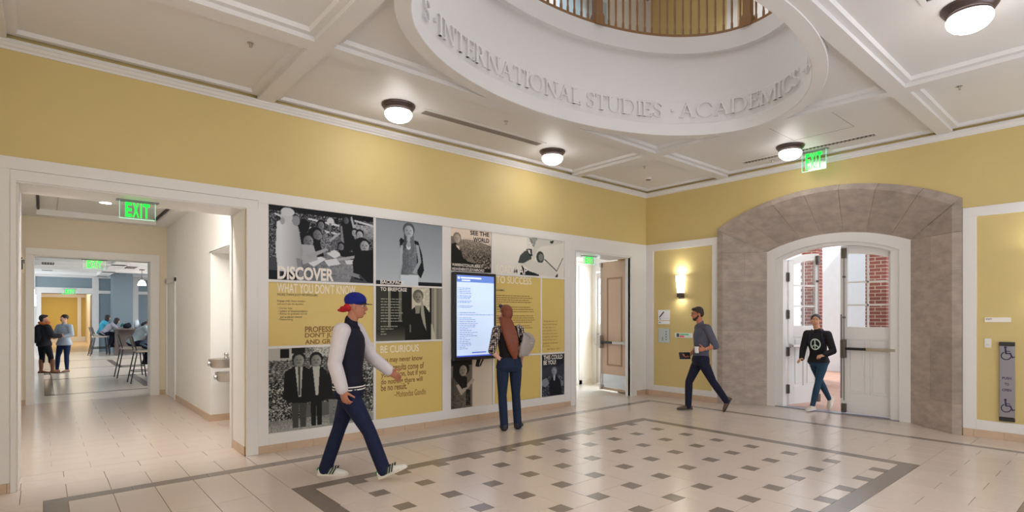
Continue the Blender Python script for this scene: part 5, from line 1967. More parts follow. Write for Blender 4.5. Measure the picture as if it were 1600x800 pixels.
# ------------------------------------------------------------------ big portrait touch screen
r = empty('touch_screen', (4.774, W - .02, 1.57), label='tall black framed information screen showing a pale blue page', cat='screen')
b = MB(); b.box(-.378, .378, -.075, -.01, -.645, .645); b.build('bezel', M['black'], r, bevel=.006)
b = MB(); b.box(-.335, .335, -.0765, -.075, -.595, .60); b.build('display', emis('screen_page', (198, 218, 250), .85), r)
b = MB(); b.box(-.335, .335, -.0775, -.0765, .50, .60); b.build('page_header', emis('screen_header', (96, 128, 206), .85), r)
b = MB(); b.box(-.335, .335, -.0775, -.0765, -.595, -.575); b.box(-.07, .19, -.0775, -.0765, -.545, -.53); b.build('page_footer', emis('screen_footer', (70, 90, 200), .8), r)
b = MB()
b.cyl((-.30, -.078, .56), (-.30, -.0775, .56), .02, n=16)
b.box(-.265, .10, -.0785, -.0775, .55, .572); b.box(-.25, -.1, -.0785, -.0775, .515, .535)
b.build('page_title', emis('screen_title', (220, 230, 255), 1.0), r)
b = MB()
rg = random.Random(5)
rows = [(z, .03, .19) for z in (.41, .385, .36, .335, .30, .28, .26, .22, .20, .15, .13)] + [(.05, .03, .26), (.02, .03, .62)] + [(-.0 - .0265 * k, .03, rg.uniform(.08, .30)) for k in range(1, 19)]
for z, a, l in rows:
    u = -.32 + a
    while u < -.32 + a + l:
        e = u + rg.uniform(.02, .06)
        b.box(u, e, -.0775, -.0765, z - .0045, z + .0045)
        u = e + .008
    b.box(-.318, -.306, -.0775, -.0765, z - .006, z + .006)
o = b.build('page_text', emis('screen_text', (120, 136, 190), .7), r)
o['kind'] = 'stuff'
b = MB(); b.box(-.2, .2, -.012, .02, -.3, .3); b.build('wall_mount', M['black'], r)
# ------------------------------------------------------------------ people
def V3(p): return Vector(p)


class Flesh:
    """closed primitives that are later fused into one continuous skin by a voxel remesh"""

    def __init__(s): s.mb = MB()

    def ball(s, c, r, R=None, n=16, k=12): s.mb.sphere(c, r, n, k, R=R); return s

    def limb(s, pts, rr, n=14, flat=None):
        """swept tapered limb through pts with radii rr"""
        for i in range(len(pts) - 1):
            a, b = V3(pts[i]), V3(pts[i + 1])
            if (b - a).length < 1e-4: continue
            s.mb.cyl(a, b, rr[i], rr[i + 1], n=n)
        for p, r in zip(pts, rr): s.mb.sphere(p, r, n, 8)
        return s

    def loft(s, secs, n=20):
        """secs: (centre, side vector, forward vector, half width, half depth)"""
        R = []
        for c, sx, fy, a, b in secs:
            c = V3(c)
            ring = []
            for j in range(n):
                t = 2 * pi * j / n
                ct, st_ = math.cos(t), math.sin(t)
                e = .82
                x = math.copysign(abs(ct) ** e, ct); y = math.copysign(abs(st_) ** e, st_)
                ring.append(tuple(c + sx * (a * x) + fy * (b * y)))
            R.append(ring)
        s.mb.rings(R)
        return s

    def make(s, name, mat_, parent, vox=.010, smooth=2, color=None, it=1.0):
        me = bpy.data.meshes.new('tmp')
        me.from_pydata(s.mb.v, [], s.mb.f)
        bm = bmesh.new(); bm.from_mesh(me); bmesh.ops.recalc_face_normals(bm, faces=bm.faces)
        # every primitive outward: recalc per island already does this
        bm.to_mesh(me); bm.free()
        o = bpy.data.objects.new('tmp', me); COL.objects.link(o)
        r = o.modifiers.new('r', 'REMESH'); r.mode = 'VOXEL'; r.voxel_size = vox; r.adaptivity = 0
        if smooth:
            q = o.modifiers.new('s', 'SMOOTH'); q.factor = .5; q.iterations = smooth
        dg = bpy.context.evaluated_depsgraph_get(); dg.update()
        me2 = bpy.data.meshes.new_from_object(o.evaluated_get(dg))
        bpy.data.objects.remove(o); bpy.data.meshes.remove(me)
        me2.name = name
        me2.materials.clear(); me2.materials.append(mat_)
        me2.polygons.foreach_set('use_smooth', [True] * len(me2.polygons))
        ob = bpy.data.objects.new(name, me2); COL.objects.link(ob)
        setp(ob, parent)
        return ob


def cloth(name, rgb, var=.08, scale=14, bump=.25, rough=.8, stretch=None):
    return mat(name, rgb, rough, var=var, scale=scale, bump=bump, spec=.2, stretch=stretch)


def skinm(name, rgb): 
    m = mat(name, rgb, .5, var=.03, scale=20, spec=.35)
    m.node_tree.nodes['Principled BSDF'].inputs['Subsurface Weight'].default_value = .08
    m.node_tree.nodes['Principled BSDF'].inputs['Subsurface Radius'].default_value = (.02, .008, .004)
    return m


def basis(f, up=(0, 0, 1)):
    f = V3(f).normalized(); u = V3(up); u = (u - f * u.dot(f)).normalized()
    r = f.cross(u)          # to the figure's right
    return f, u, r


def rotm(f, u, r):
    return Matrix((r, f, u)).transposed()      # local x=right, y=forward, z=up


def add_head(F, c, f, up, sc=1.0):
    """skull, jaw, nose, ears, brow; c = centre of the head; returns frame"""
    f, u, r = basis(f, up)
    R = rotm(f, u, r)
    P = lambda x, y, z: V3(c) + (r * x + f * y + u * z) * sc
    F.ball(P(0, -.012, .025), tuple(q * sc for q in (.074, .092, .092)), R)
    F.ball(P(0, .018, -.035), tuple(q * sc for q in (.060, .070, .078)), R)
    F.ball(P(0, .045, -.088), tuple(q * sc for q in (.030, .030, .024)), R)
    F.ball(P(0, .052, -.015), tuple(q * sc for q in (.046, .034, .05)), R)
    F.limb([P(0, .083, .018), P(0, .102, -.022)], [.009 * sc, .013 * sc], 8)
    F.ball(P(0, .088, -.028), tuple(q * sc for q in (.017, .013, .010)), R)
    F.ball(P(0, .083, -.056), tuple(q * sc for q in (.022, .010, .008)), R)
    F.ball(P(0, .080, -.067), tuple(q * sc for q in (.019, .010, .008)), R)
    for s in (-1, 1):
        F.ball(P(s * .030, .072, -.028), tuple(q * sc for q in (.02, .018, .024)), R)
        F.ball(P(s * .024, .076, .032), tuple(q * sc for q in (.022, .012, .010)), R)
        F.ball(P(s * .077, -.005, -.005), tuple(q * sc for q in (.010, .018, .030)), R)
    return P, R, (f, u, r)


def add_face(P, R, parent, iris=(60, 40, 28), brow=(50, 34, 24), lips=(168, 96, 88), sc=1.0):
    W_ = M.setdefault('eye_white', mat('eye_white', (196, 188, 180), .4))
    ir = mat('iris', iris, .3)
    for s in (-1, 1):
        b = MB(); b.sphere(P(s * .030, .0665, .010), .0125 * sc, 12, 8); b.cur = 1
        b.sphere(P(s * .030, .0745, .010), .0060 * sc, 8, 6)
        b.build('eye', [W_, ir], parent, smooth=True)
        b = MB(); b.tube([P(s * .014, .088, .034), P(s * .030, .087, .040), P(s * .047, .077, .035)], [.0028 * sc, .0036 * sc, .002 * sc], 6)
        b.build('eyebrow', mat('eyebrow_hair', brow, .8), parent)
    b = MB(); b.tube([P(-.022, .085, -.061), P(0, .0935, -.0605), P(.022, .085, -.061)], [.0025 * sc, .006 * sc, .0025 * sc], 8)
    b.build('lips', mat('lips', lips, .5), parent, smooth=True)


def add_hand(F, wrist, d, n, side, sc=1.0, curl=.4, grip=None, r0=.0088):
    """palm + five fingers. d: wrist->fingers, n: palm normal (palm side), side: towards the thumb"""
    d = V3(d).normalized(); n = V3(n); n = (n - d * n.dot(d)).normalized()
    s = d.cross(n).normalized()
    if s.dot(V3(side)) < 0: s = -s
    w_ = V3(wrist)
    R = Matrix((s, n, d)).transposed()
    F.ball(w_ + d * .045 * sc, tuple(q * sc for q in (.040, .016, .052)), R, 12, 8)
    F.ball(w_ + d * .03 * sc + s * .022 * sc, tuple(q * sc for q in (.018, .018, .030)), R, 10, 8)
    for k, (o, L, rr) in enumerate(((.030, .072, .0092), (.0105, .080, .0094), (-.0095, .074, .009), (-.0285, .058, .008))):
        cu = curl if not isinstance(curl, (list, tuple)) else curl[k]
        p = w_ + d * (.082 - (.006 if k in (0, 3) else 0)) * sc + s * o * sc
        pts = [w_ + d * .055 * sc + s * o * .85 * sc, p]
        a = 0
        dd = (d + s * (o * 2.0)).normalized()
        for fr in (.42, .32, .26):
            a += cu * (1.0 if fr == .42 else 1.15)
            v = dd * math.cos(a) + n * math.sin(a)
            p = p + v * (L * fr * sc)
            pts.append(p)
        F.limb(pts, [rr * 1.05 * sc, rr * sc, rr * .95 * sc, rr * .88 * sc, rr * .75 * sc], 8)
    # thumb leaves the side of the palm near its base
    cu = curl if not isinstance(curl, (list, tuple)) else curl[0]
    t0 = w_ + d * .022 * sc + s * .026 * sc
    v = (s * .75 + d * .62 + n * .25).normalized()
    t1 = t0 + v * .036 * sc
    v2 = (v + n * cu * .7 + d * .35).normalized()
    t2 = t1 + v2 * .030 * sc
    v3 = (v2 + n * cu * .8 + d * .2).normalized()
    F.limb([t0, t1, t2, t2 + v3 * .022 * sc], [.0135 * sc, .0115 * sc, .0100 * sc, .008 * sc], 8)


def add_shoe(F, ankle, toe, up, sc=1.0, wide=.045, grow=0.0, ht=.05):
    """foot from heel to toe; ankle and toe are points; up = normal of the sole"""
    a, t = V3(ankle), V3(toe)
    u = V3(up).normalized()
    f = (t - a); f = (f - u * f.dot(u)).normalized()
    r = f.cross(u)
    L = .27 * sc
    # sole plane passes below the ankle
    base = a - u * (.075 * sc)
    S = []
    for x, hw, hh in ((-.068, .028, .030), (-.055, .036, .036), (-.01, .038, .040), (.05, .040, .036), (.10, wide + .002, .028), (.15, wide - .003, .022), (.185, .030, .017), (.198, .014, .012)):
        hw += grow; hh += grow
        c = base + f * (x * sc) + u * (hh * sc)
        S.append((c, r, u, hw * sc, hh * sc))
    F.loft(S, 16)
    return base, f, r, u


def figure(name, label, loc, rz, J, C, vox=.008, cat='person', face=True, group=None, detail=True):
    """J: joints in the figure's own frame (x across the view, y away, z up); C: looks"""
    root = empty(name, loc, rz, label=label, cat=cat, group=group)
    sc = C.get('sc', 1.0)
    g = {k: V3(v) for k, v in J.items() if isinstance(v, (tuple, list)) and len(v) == 3 and not isinstance(v[0], (tuple, list))}
    fw = g['facing'].normalized()
    skin = C['skin']
    F = Flesh()
    P, R, (hf, hu, hr) = add_head(F, g['head'], J.get('look', J['facing']), J.get('head_up', (0, 0, 1)), sc)
    neckb = g['neck']
    F.limb([V3(g['head']) - hu * .06 * sc - hf * .015, neckb], [.052 * sc * C.get('neckw', 1), .058 * sc * C.get('neckw', 1)])
    sl, sr = g['sh_l'], g['sh_r']; hl, hrp = g['hip_l'], g['hip_r']
    chest = (sl + sr) / 2; pelv = (hl + hrp) / 2
    upv = (chest - pelv).normalized()
    side = (sr - sl); side = (side - upv * side.dot(upv)).normalized()
    sideh = (hrp - hl); sideh = (sideh - upv * sideh.dot(upv)).normalized()
    fwd = upv.cross(side).normalized()
    if fwd.dot(fw) < 0: fwd = -fwd
    fwh = upv.cross(sideh).normalized()
    if fwh.dot(fw) < 0: fwh = -fwh
    shw = (sr - sl).length / 2
    L = (chest - pelv).length
    tw = C.get('tw', 1.0) * sc           # girth

    def torso(F_, g_, z0=-.10, z1=None, flare=0.0, full=True):
        S = []
        prof = [(-.10, .150, .105), (.0, .165, .115), (.12, .160, .110), (.25, .140, .100), (.40, .135, .100), (.58, .150, .110), (.75, .165, .115), (.88, .165, .105), (.97, .130, .085), (1.03, .075, .065)]
        if C.get('fem'): prof = [(-.10, .160, .110), (.0, .172, .118), (.12, .160, .108), (.25, .132, .092), (.38, .122, .088), (.55, .135, .100), (.70, .145, .118), (.84, .148, .100), (.96, .115, .075), (1.03, .06, .055)]
        for t, a, b in prof:
            if t < z0: continue
            fl = flare if t < .12 else 0
            w_ = side.lerp(sideh, 1 - min(max(t, 0), 1)).normalized() if t < 1 else side
            f_ = fwd.lerp(fwh, 1 - min(max(t, 0), 1)).normalized() if t < 1 else fwd
            a_ = a * tw * (shw / .165 if t > .6 else 1)
            S.append((pelv + upv * (L * t), w_, f_, a_ + g_ + fl, b * tw + g_ + fl))
        F_.loft(S, 24)

    torso(F, 0)
    for s in ('l', 'r'):
        sh, el, wr = g['sh_' + s], g['el_' + s], g['wr_' + s]
        F.limb([chest.lerp(sh, .55) + upv * .0, sh, sh.lerp(el, .35), el], [.055 * sc, .050 * sc, .045 * sc, .037 * sc])
        F.limb([el, el.lerp(wr, .3), wr], [.037 * sc, .038 * sc, .024 * sc])
        if J.get('hand_' + s) is not None:
            hd, hn, hs, cu = J['hand_' + s]
            add_hand(F, wr, hd, hn, hs, sc * C.get('hand', 1.0), cu)
        hp, kn, an = g['hip_' + s], g['kn_' + s], g['an_' + s]
        F.limb([hp, hp.lerp(kn, .35), kn], [.080 * tw, .078 * tw, .050 * sc])
        F.limb([kn, kn.lerp(an, .3), an], [.050 * sc, .054 * sc, .033 * sc])
    F.make('body', skin, root, vox * .72, 2)
    if face: add_face(P, R, root, C.get('iris', (60, 40, 28)), C.get('brow', (50, 34, 24)), C.get('lips', (160, 92, 84)), sc)
    # --- shirt
    T = Flesh()
    torso(T, C.get('loose', .012), z0=C.get('top_from', -.10), flare=C.get('flare', 0))
    T.limb([neckb - upv * .03 * sc, neckb + upv * C.get('collar', .0)], [.066 * sc, .060 * sc])
    gl = C.get('loose', .012)
    for s in ('l', 'r'):
        sh, el, wr = g['sh_' + s], g['el_' + s], g['wr_' + s]
        T.limb([chest.lerp(sh, .5), sh if not C.get('sleeve_mat') else chest.lerp(sh, .8)], [.062 * sc + gl * .6, (.052 * sc + gl) if not C.get('sleeve_mat') else .050 * sc])
        if C.get('sleeve', 'long') != 'none' and not C.get('sleeve_mat'):
            ln = C.get('sleeve_len', 1.0)
            if ln <= .5: T.limb([sh, sh.lerp(el, ln * 2)], [.052 * sc + gl, .044 * sc + gl])
            else:
                T.limb([sh, sh.lerp(el, .5), el], [.052 * sc + gl, .047 * sc + gl, .040 * sc + gl])
                T.limb([el, el.lerp(wr, (ln - .5) * 2 * .95)], [.040 * sc + gl, (.040 + (.028 - .040) * (ln - .5) * 2) * sc + gl])
    T.make('shirt' if not C.get('top_name') else C['top_name'], C['top'], root, vox, 2)
    if C.get('sleeve_mat'):
        for s in ('l', 'r'):
            sh, el, wr = g['sh_' + s], g['el_' + s], g['wr_' + s]
            S_ = Flesh(); ln = C.get('sleeve_len', 1.0)
            S_.limb([sh + (chest - sh) * .16 + upv * .004, sh, sh.lerp(el, .5), el], [.054 * sc + gl, .060 * sc + gl, .050 * sc + gl, .042 * sc + gl])
            if ln > .5: S_.limb([el, el.lerp(wr, .5), el.lerp(wr, (ln - .5) * 1.86)], [.044 * sc + gl, .042 * sc + gl, .034 * sc + gl])
            S_.make('sleeve', C['sleeve_mat'], root, vox, 2)
    # --- trousers
    Q = Flesh()
    gt = C.get('tgrow', .010)
    Q.loft([(pelv + upv * (L * t), sideh, fwh, a * tw + gt, b * tw + gt) for t, a, b in ((-.13, .125, .095), (-.06, .172, .118), (.0, .184, .128), (.12, .170, .118), (C.get('waist', .18), .158, .108))], 24)
    for s in ('l', 'r'):
        hp, kn, an = g['hip_' + s], g['kn_' + s], g['an_' + s]
        Q.limb([hp, hp.lerp(kn, .35), kn], [.084 * tw + gt, .080 * tw + gt, .054 * sc + gt])
        e = an + (an - kn).normalized() * C.get('hem', .02)
        Q.limb([kn, kn.lerp(an, .35), e], [.054 * sc + gt, .055 * sc + gt, C.get('hemr', .040) * sc + gt])
    Q.make('trousers', C['bottom'], root, vox, 2)
    # --- shoes
    for s in ('l', 'r'):
        S_ = Flesh()
        an = g['an_' + s]; toe = g['toe_' + s]; su = J.get('sole_' + s, (0, 0, 1))
        base, f, r, u = add_shoe(S_, an, toe, su, sc * C.get('shoe_sc', 1.0))
        S_.limb([an - u * .03 * sc, an + u * C.get('boot', .0)], [.042 * sc, C.get('bootr', .040) * sc])
        sh_ = S_.make('shoe', C['shoe'], root, vox * .8, 1)
        b = MB()
        k = sc * C.get('shoe_sc', 1.0)
        R_ = []
        for x, hw in ((-.072, .026), (-.06, .038), (-.01, .041), (.05, .042), (.10, .049), (.15, .045), (.19, .030), (.203, .012)):
            c = base + f * (x * k)
            R_.append([tuple(c - r * hw * k - u * .001), tuple(c + r * hw * k - u * .001), tuple(c + r * hw * k + u * .02 * k), tuple(c - r * hw * k + u * .02 * k)])
        b.rings(R_)
        b.build('sole', C.get('sole', M['black']), sh_)
        if C.get('stripes'):
            for sd in (-1, 1):
                for q in range(3):
                    b = MB()
                    x = .02 + q * .024
                    c0 = base + f * (x * k) + r * (sd * .0455 * k) + u * .022 * k
                    c1 = base + f * ((x + .03) * k) + r * (sd * .030 * k) + u * .078 * k
                    b.rings([[tuple(c0), tuple(c0 + f * .012 * k), tuple(c1 + f * .012 * k), tuple(c1)], [tuple(c0 + r * sd * .005), tuple(c0 + f * .012 * k + r * sd * .005), tuple(c1 + f * .012 * k + r * sd * .012), tuple(c1 + r * sd * .012)]])
                    b.build('stripe', C['stripes'], sh_)
            b = MB()
            c = base - f * .073 * k + u * .055 * k
            b.sphere(tuple(c + f * .008), (.02 * k, .02 * k, .018 * k), 10, 6)
            b.build('heel_patch', C['heel'], sh_)
    return root, P, R, (hf, hu, hr), dict(upv=upv, fwd=fwd, side=side, pelv=pelv, chest=chest, L=L, g=g, sc=sc, fwh=fwh, sideh=sideh)


def hair_short(P, R, sc, m_, root, vox=.006, name='hair', back=0.0):
    H = Flesh()
    for x, y, z, a, b, c in ((0, -.022, .045, .080, .094, .085), (0, -.055, .01, .072, .062, .075), (0, .045, .088, .06, .045, .028)):
        H.ball(P(x, y, z), (a * sc, b * sc, c * sc), R)
    for s in (-1, 1): H.ball(P(s * .070, -.015, .035), (.014 * sc, .035 * sc, .04 * sc), R)
    return H


def blk(loc2, z=0): return (loc2[0], loc2[1], z)


# ---------------- 1. walking man in the varsity jacket (nearest)
M['navy'] = cloth('navy_wool', (28, 28, 44))
M['sleeve_white'] = cloth('white_leather_sleeve', (206, 200, 206), .05, 8)
M['denim'] = cloth('dark_denim', (28, 34, 62), .15, 40)
M['skin1'] = skinm('tanned_skin', (178, 120, 96))
J = dict(head=(-.055, 0, 1.665), look=(1, .08, -.06), facing=(1, .1, 0), neck=(-.105, 0, 1.515), sh_l=(-.115, .175, 1.43), sh_r=(-.135, -.17, 1.43),
         el_r=(-.185, -.215, 1.125), wr_r=(-.105, -.225, .875), hand_r=((.22, 0, -.97), (.3, .95, .1), (.97, -.2, .2), .45),
         el_l=(.02, .235, 1.16), wr_l=(.215, .195, 1.015), hand_l=((.80, .05, -.55), (-.1, -.95, -.1), (.3, -.2, .9), .35),
         hip_l=(-.135, .09, .845), hip_r=(-.115, -.09, .845), kn_r=(.10, -.09, .465), an_r=(.235, -.09, .115), toe_r=(.42, -.10, .20), sole_r=(-.40, 0, .92),
         kn_l=(-.255, .09, .46), an_l=(-.385, .09, .078), toe_l=(-.17, .09, .01))
C = dict(skin=M['skin1'], top=M['navy'], top_name='jacket', sleeve_mat=M['sleeve_white'], loose=.022, bottom=M['denim'], shoe=cloth('white_trainer', (222, 220, 214), .04, 10, .1),
         sole=mat('white_rubber', (214, 210, 200), .6), stripes=mat('green_black_stripe', (16, 44, 34), .6), heel=mat('green_heel', (24, 128, 84), .6), collar=.02, sc=1.0, hemr=.052, tgrow=.012, shoe_sc=1.08, hand=1.05)
W1 = (2.31, 5.17)
root, P, R, (hf, hu, hr), X = figure('person', 'man walking right in navy and white varsity jacket, blue cap and jeans', (W1[0], W1[1], 0), -YAW, J, C, vox=.008)
m_cap = cloth('blue_cap', (26, 34, 118), .06, 10)
H = Flesh(); H.ball(P(0, -.012, .062), (.088, .108, .080), R); H.mb.cur = 0
cap = H.make('cap', m_cap, root, .007, 1)
b = MB(); b.lathe((0, 0, 0), [(.004, 0), (.05, .0), (.09, -.004), (.092, -.010), (.05, -.010), (.004, -.010)], 20)
R4 = R.to_4x4(); R4.translation = P(0, .062, .035)
b.v = [tuple(R4 @ Vector((p[0] * .86, p[1] * 1.0, p[2]))) for p in b.v]
b.build('cap_brim', mat('black_brim', (24, 22, 34), .7), cap, smooth=True)
H = Flesh(); H.ball(P(0, -.062, -.008), (.078, .055, .048), R); H.ball(P(0, -.11, -.02), (.035, .045, .02), R); H.ball(P(0, -.13, -.045), (.02, .05, .018), R)
H.make('red_headscarf', cloth('red_cloth', (178, 40, 48)), root, .007, 1)
# jacket hem and cuffs with stripes
def band(name, c, sx, fy, a, b_, hh, up, mats, parent, n=28, stripes=((.25, .4), (.6, .75))):
    mb = MB()
    lv = [0] + [q for s in stripes for q in s] + [1]
    for k in range(len(lv) - 1):
        mb.cur = 1 if k % 2 == 1 else 0
        rr = []
        for q in (lv[k], lv[k + 1]):
            rr.append([tuple(V3(c) + up * (hh * q) + sx * (a * math.cos(2 * pi * j / n)) + fy * (b_ * math.sin(2 * pi * j / n))) for j in range(n)])
        mb.rings(rr, cap=True)
    return mb.build(name, mats, parent, smooth=30)


band('jacket_hem', X['pelv'] + X['upv'] * .0, X['sideh'], X['fwh'], .197, .150, .075, X['upv'], [M['navy'], M['t_white']], root)
for s in ('l', 'r'):
    el, wr = X['g']['el_' + s], X['g']['wr_' + s]
    d = (wr - el).normalized(); a = d.orthogonal().normalized(); b_ = d.cross(a)
    band('cuff', wr - d * .05, a, b_, .046, .046, .05, d, [M['navy'], M['t_white']], root, 18)

# ---------------- 2. red-haired woman before the screen
M['denim2'] = cloth('blue_jeans', (32, 44, 68), .15, 40)
M['skin2'] = skinm('fair_skin', (224, 176, 156))
def dots():
    m = bpy.data.materials.new('polka_dot_cloth'); m.use_nodes = True
    nt = m.node_tree; tc = nt.nodes.new('ShaderNodeTexCoord'); vo = nt.nodes.new('ShaderNodeTexVoronoi')
    vo.inputs['Scale'].default_value = 42; vo.inputs['Randomness'].default_value = .25
    cr_ = nt.nodes.new('ShaderNodeValToRGB'); cr_.color_ramp.interpolation = 'CONSTANT'
    cr_.color_ramp.elements[0].color = (.75, .62, .55, 1); cr_.color_ramp.elements[1].position = .40; cr_.color_ramp.elements[1].color = (.012, .010, .016, 1)
    nt.links.new(tc.outputs['Object'], vo.inputs['Vector']); nt.links.new(vo.outputs['Distance'], cr_.inputs[0]); nt.links.new(cr_.outputs[0], nt.nodes['Principled BSDF'].inputs['Base Color'])
    nt.nodes['Principled BSDF'].inputs['Roughness'].default_value = .8
    return m


M['dots'] = dots()
# she faces the poster wall: room +Y, seen three-quarter from behind
fy = (-.40, .90, 0)
J = dict(head=(-.065, .02, 1.605), look=(-.62, .78, .05), facing=fy, neck=(-.045, -.005, 1.45), sh_l=(-.175, -.055, 1.375), sh_r=(.125, .075, 1.375),
         el_l=(-.235, -.15, 1.10), wr_l=(-.125, -.09, .975), hand_l=((.90, .35, -.10), (.1, .9, .1), (-.2, .1, .95), .45),
         el_r=(.185, .16, 1.10), wr_r=(.16, .28, .95), hand_r=((.0, .5, -.85), (-.9, 0, 0), (0, .9, .2), .4),
         hip_l=(-.095, -.035, .87), hip_r=(.075, .04, .87), kn_l=(-.10, -.06, .48), an_l=(-.075, -.075, .095), toe_l=(-.13, .12, .0),
         kn_r=(.08, .05, .48), an_r=(.105, .04, .095), toe_r=(.16, .23, .0))
C = dict(skin=M['skin2'], top=cloth('black_vest', (30, 26, 30)), top_name='vest', sleeve_mat=M['dots'], sleeve_len=.5, loose=.012, bottom=M['denim2'], shoe=mat('black_leather_shoe', (24, 22, 26), .35), fem=1, sc=.97, top_from=.12,
         waist=.26, hemr=.050, tgrow=.008, brow=(120, 66, 40), tw=1.0, shoe_sc=.95, hem=.045)
root, P, R, (hf, hu, hr), X = figure('person', 'woman with long red hair and jeans standing before the tall screen', (4.80, 5.965, 0), -YAW, J, C)
H = Flesh()
H.ball(P(0, -.022, .04), (.084, .098, .090), R); H.ball(P(0, -.055, 0), (.080, .07, .09), R)
hb = [(-.075, -.035, 1.56), (-.035, -.075, 1.46), (.005, -.105, 1.34), (.035, -.115, 1.22), (.055, -.105, 1.10), (.075, -.09, .985)]
for k in range(len(hb) - 1):
    pass
side_ = V3((.80, .35, 0)).normalized(); bk_ = V3((.35, -.80, 0)).normalized()
S = []
for (x, y, z), a, b_ in zip(hb, (.085, .098, .105, .095, .075, .03), (.07, .06, .05, .045, .038, .02)):
    S.append((V3((x, y, z)), side_, bk_, a, b_))
H.loft(S, 20)
M['auburn'] = mat('auburn_hair', (122, 58, 34), .45, var=.28, scale=22, stretch=(6, 6, .6), bump=.5)
H.make('hair', M['auburn'], root, .007, 1)
b = MB(); b.tube([P(-.078, .0, .075), P(-.074, .055, .10), P(0, .09, .115), P(.074, .055, .10), P(.078, 0, .075)], .008, 8)
for s in (-1, 1): b.sphere(P(s * .036, .078, .108), (.030, .012, .020), 12, 8, R=R)
b.build('sunglasses', M['black'], root, smooth=True)
# bag: top-level thing held on the shoulder
bag = empty('shoulder_bag', (4.80, 5.965, 0), -YAW, label='large grey leather tote bag hanging from the red haired woman\'s shoulder', cat='bag')
H = Flesh()
n1 = V3((.80, .35, 0)).normalized(); n2 = V3((-.35, .80, 0)).normalized()
S = []
for z, cx_, a, b_ in ((1.015, .185, .085, .05), (1.04, .19, .105, .062), (1.15, .235, .135, .06), (1.24, .262, .125, .045), (1.30, .25, .095, .03), (1.345, .215, .06, .018)):
    S.append((V3((cx_, .02, z)), n2.lerp(n1, .72).normalized(), bk_, a, b_))
H.loft(S, 20)
M['bag'] = mat('grey_leather', (158, 150, 148), .4, var=.05, scale=12, bump=.1)
H.make('bag_body', M['bag'], bag, .008, 1)
b = MB(); b.tube([(.13, -.02, 1.28), (.10, .02, 1.42), (.12, .09, 1.452), (.15, .12, 1.40), (.20, .08, 1.30)], .010, 8)
b.tube([(.30, .03, 1.22), (.27, -.03, 1.30), (.20, -.03, 1.345)], .008, 8)
b.build('strap', M['bag'], bag, smooth=True)
b = MB(); b.cbox((.30, -.03, 1.20), (.05, .008, .012)); b.build('buckle', mat('bright_metal', (230, 228, 220), .2, 1), bag)

# ---------------- 3. bearded man with glasses, coffee and notebook, walking left
M['shirt3'] = cloth('grey_blue_shirt', (86, 88, 104), .06, 12)
M['trous3'] = cloth('dark_navy_trousers', (30, 32, 52), .1, 30)
M['skin3'] = skinm('ruddy_skin', (190, 122, 94))
J = dict(head=(-.02, 0, 1.605), look=(-1, -.02, -.10), facing=(-1, -.12, 0), neck=(.03, 0, 1.44), sh_l=(.095, -.17, 1.375), sh_r=(.045, .175, 1.375),
         el_l=(.215, -.225, 1.085), wr_l=(.03, -.24, 1.035), hand_l=((-.96, .0, -.02), (-.1, .95, .1), (-.1, .1, .95), (.75, .8, .85, .9)),
         el_r=(.07, .235, 1.07), wr_r=(-.12, .15, .90), hand_r=((-.9, -.25, -.1), (.1, -.2, .95), (.1, -.9, .1), .5),
         hip_l=(.04, -.09, .83), hip_r=(.03, .09, .83), kn_l=(.205, -.10, .50), an_l=(.415, -.10, .20), toe_l=(.36, -.10, .02), sole_l=(-.88, 0, .47),
         kn_r=(-.135, .09, .47), an_r=(-.145, .09, .085), toe_r=(-.33, .09, .0))
C = dict(skin=M['skin3'], top=M['shirt3'], loose=.016, sleeve_len=.56, bottom=M['trous3'], shoe=mat('brown_suede_shoe', (92, 68, 54), .7, var=.08), collar=.02, sc=.96, hem=.03, top_from=-.02, flare=.006, hemr=.044, brow=(40, 28, 22))
root, P, R, (hf, hu, hr), X = figure('person', 'man with glasses in grey shirt walking left with a coffee cup', (8.05, 5.03, 0), -YAW, J, C)
H = hair_short(P, R, .96, None, root)
M['hair_dk'] = mat('dark_brown_hair', (44, 32, 28), .6, var=.2, scale=30, bump=.4)
H.make('hair', M['hair_dk'], root, .006, 1)
H = Flesh(); H.ball(P(0, .05, -.082), (.036, .036, .034), R)
for s in (-1, 1): H.limb([P(s * .066, -.005, -.02), P(s * .055, .03, -.062), P(s * .02, .066, -.088)], [.012, .018, .018], 8)
H.make('beard', M['hair_dk'], root, .005, 1)
def spectacles(P, R, root, sc=1):
    b = MB()
    for s in (-1, 1):
        q = [P(s * .030 + .019 * math.cos(t), .094 - .012 * abs(math.cos(t)) , .010 + .015 * math.sin(t)) for t in [2 * pi * k / 14 for k in range(15)]]
        b.tube(q, .0026, 6)
        b.tube([P(s * .050, .083, .014), P(s * .076, .02, .014), P(s * .080, -.02, .005)], .0026, 6)
    b.tube([P(-.011, .096, .014), P(.011, .096, .014)], .0026, 6)
    b.build('spectacles', M['black'], root, smooth=True)
spectacles(P, R, root)
b = MB(); d = (X['g']['wr_l'] - X['g']['el_l']).normalized(); a = d.orthogonal().normalized()
b.tube([tuple(X['g']['wr_l'] - d * .02 + (a * math.cos(t) + d.cross(a) * math.sin(t)) * .030) for t in [2 * pi * k / 16 for k in range(17)]], .006, 6)
b.build('wristwatch', M['steel'], root)
cup = empty('coffee_cup', (8.05, 5.03, 0), -YAW, label='white paper coffee cup with black lid in the walking man\'s hand', cat='cup')
b = MB(); b.lathe((-.085, -.205, .975), [(.028, 0), (.030, 0), (.039, .105), (.036, .105)], 20); b.build('paper_cup', M['white'], cup, smooth=30)
b = MB(); b.lathe((-.085, -.205, 1.08), [(.042, 0), (.042, .008), (.038, .012), (.036, .02), (.004, .02)], 20); b.build('lid', M['black'], cup, smooth=30)
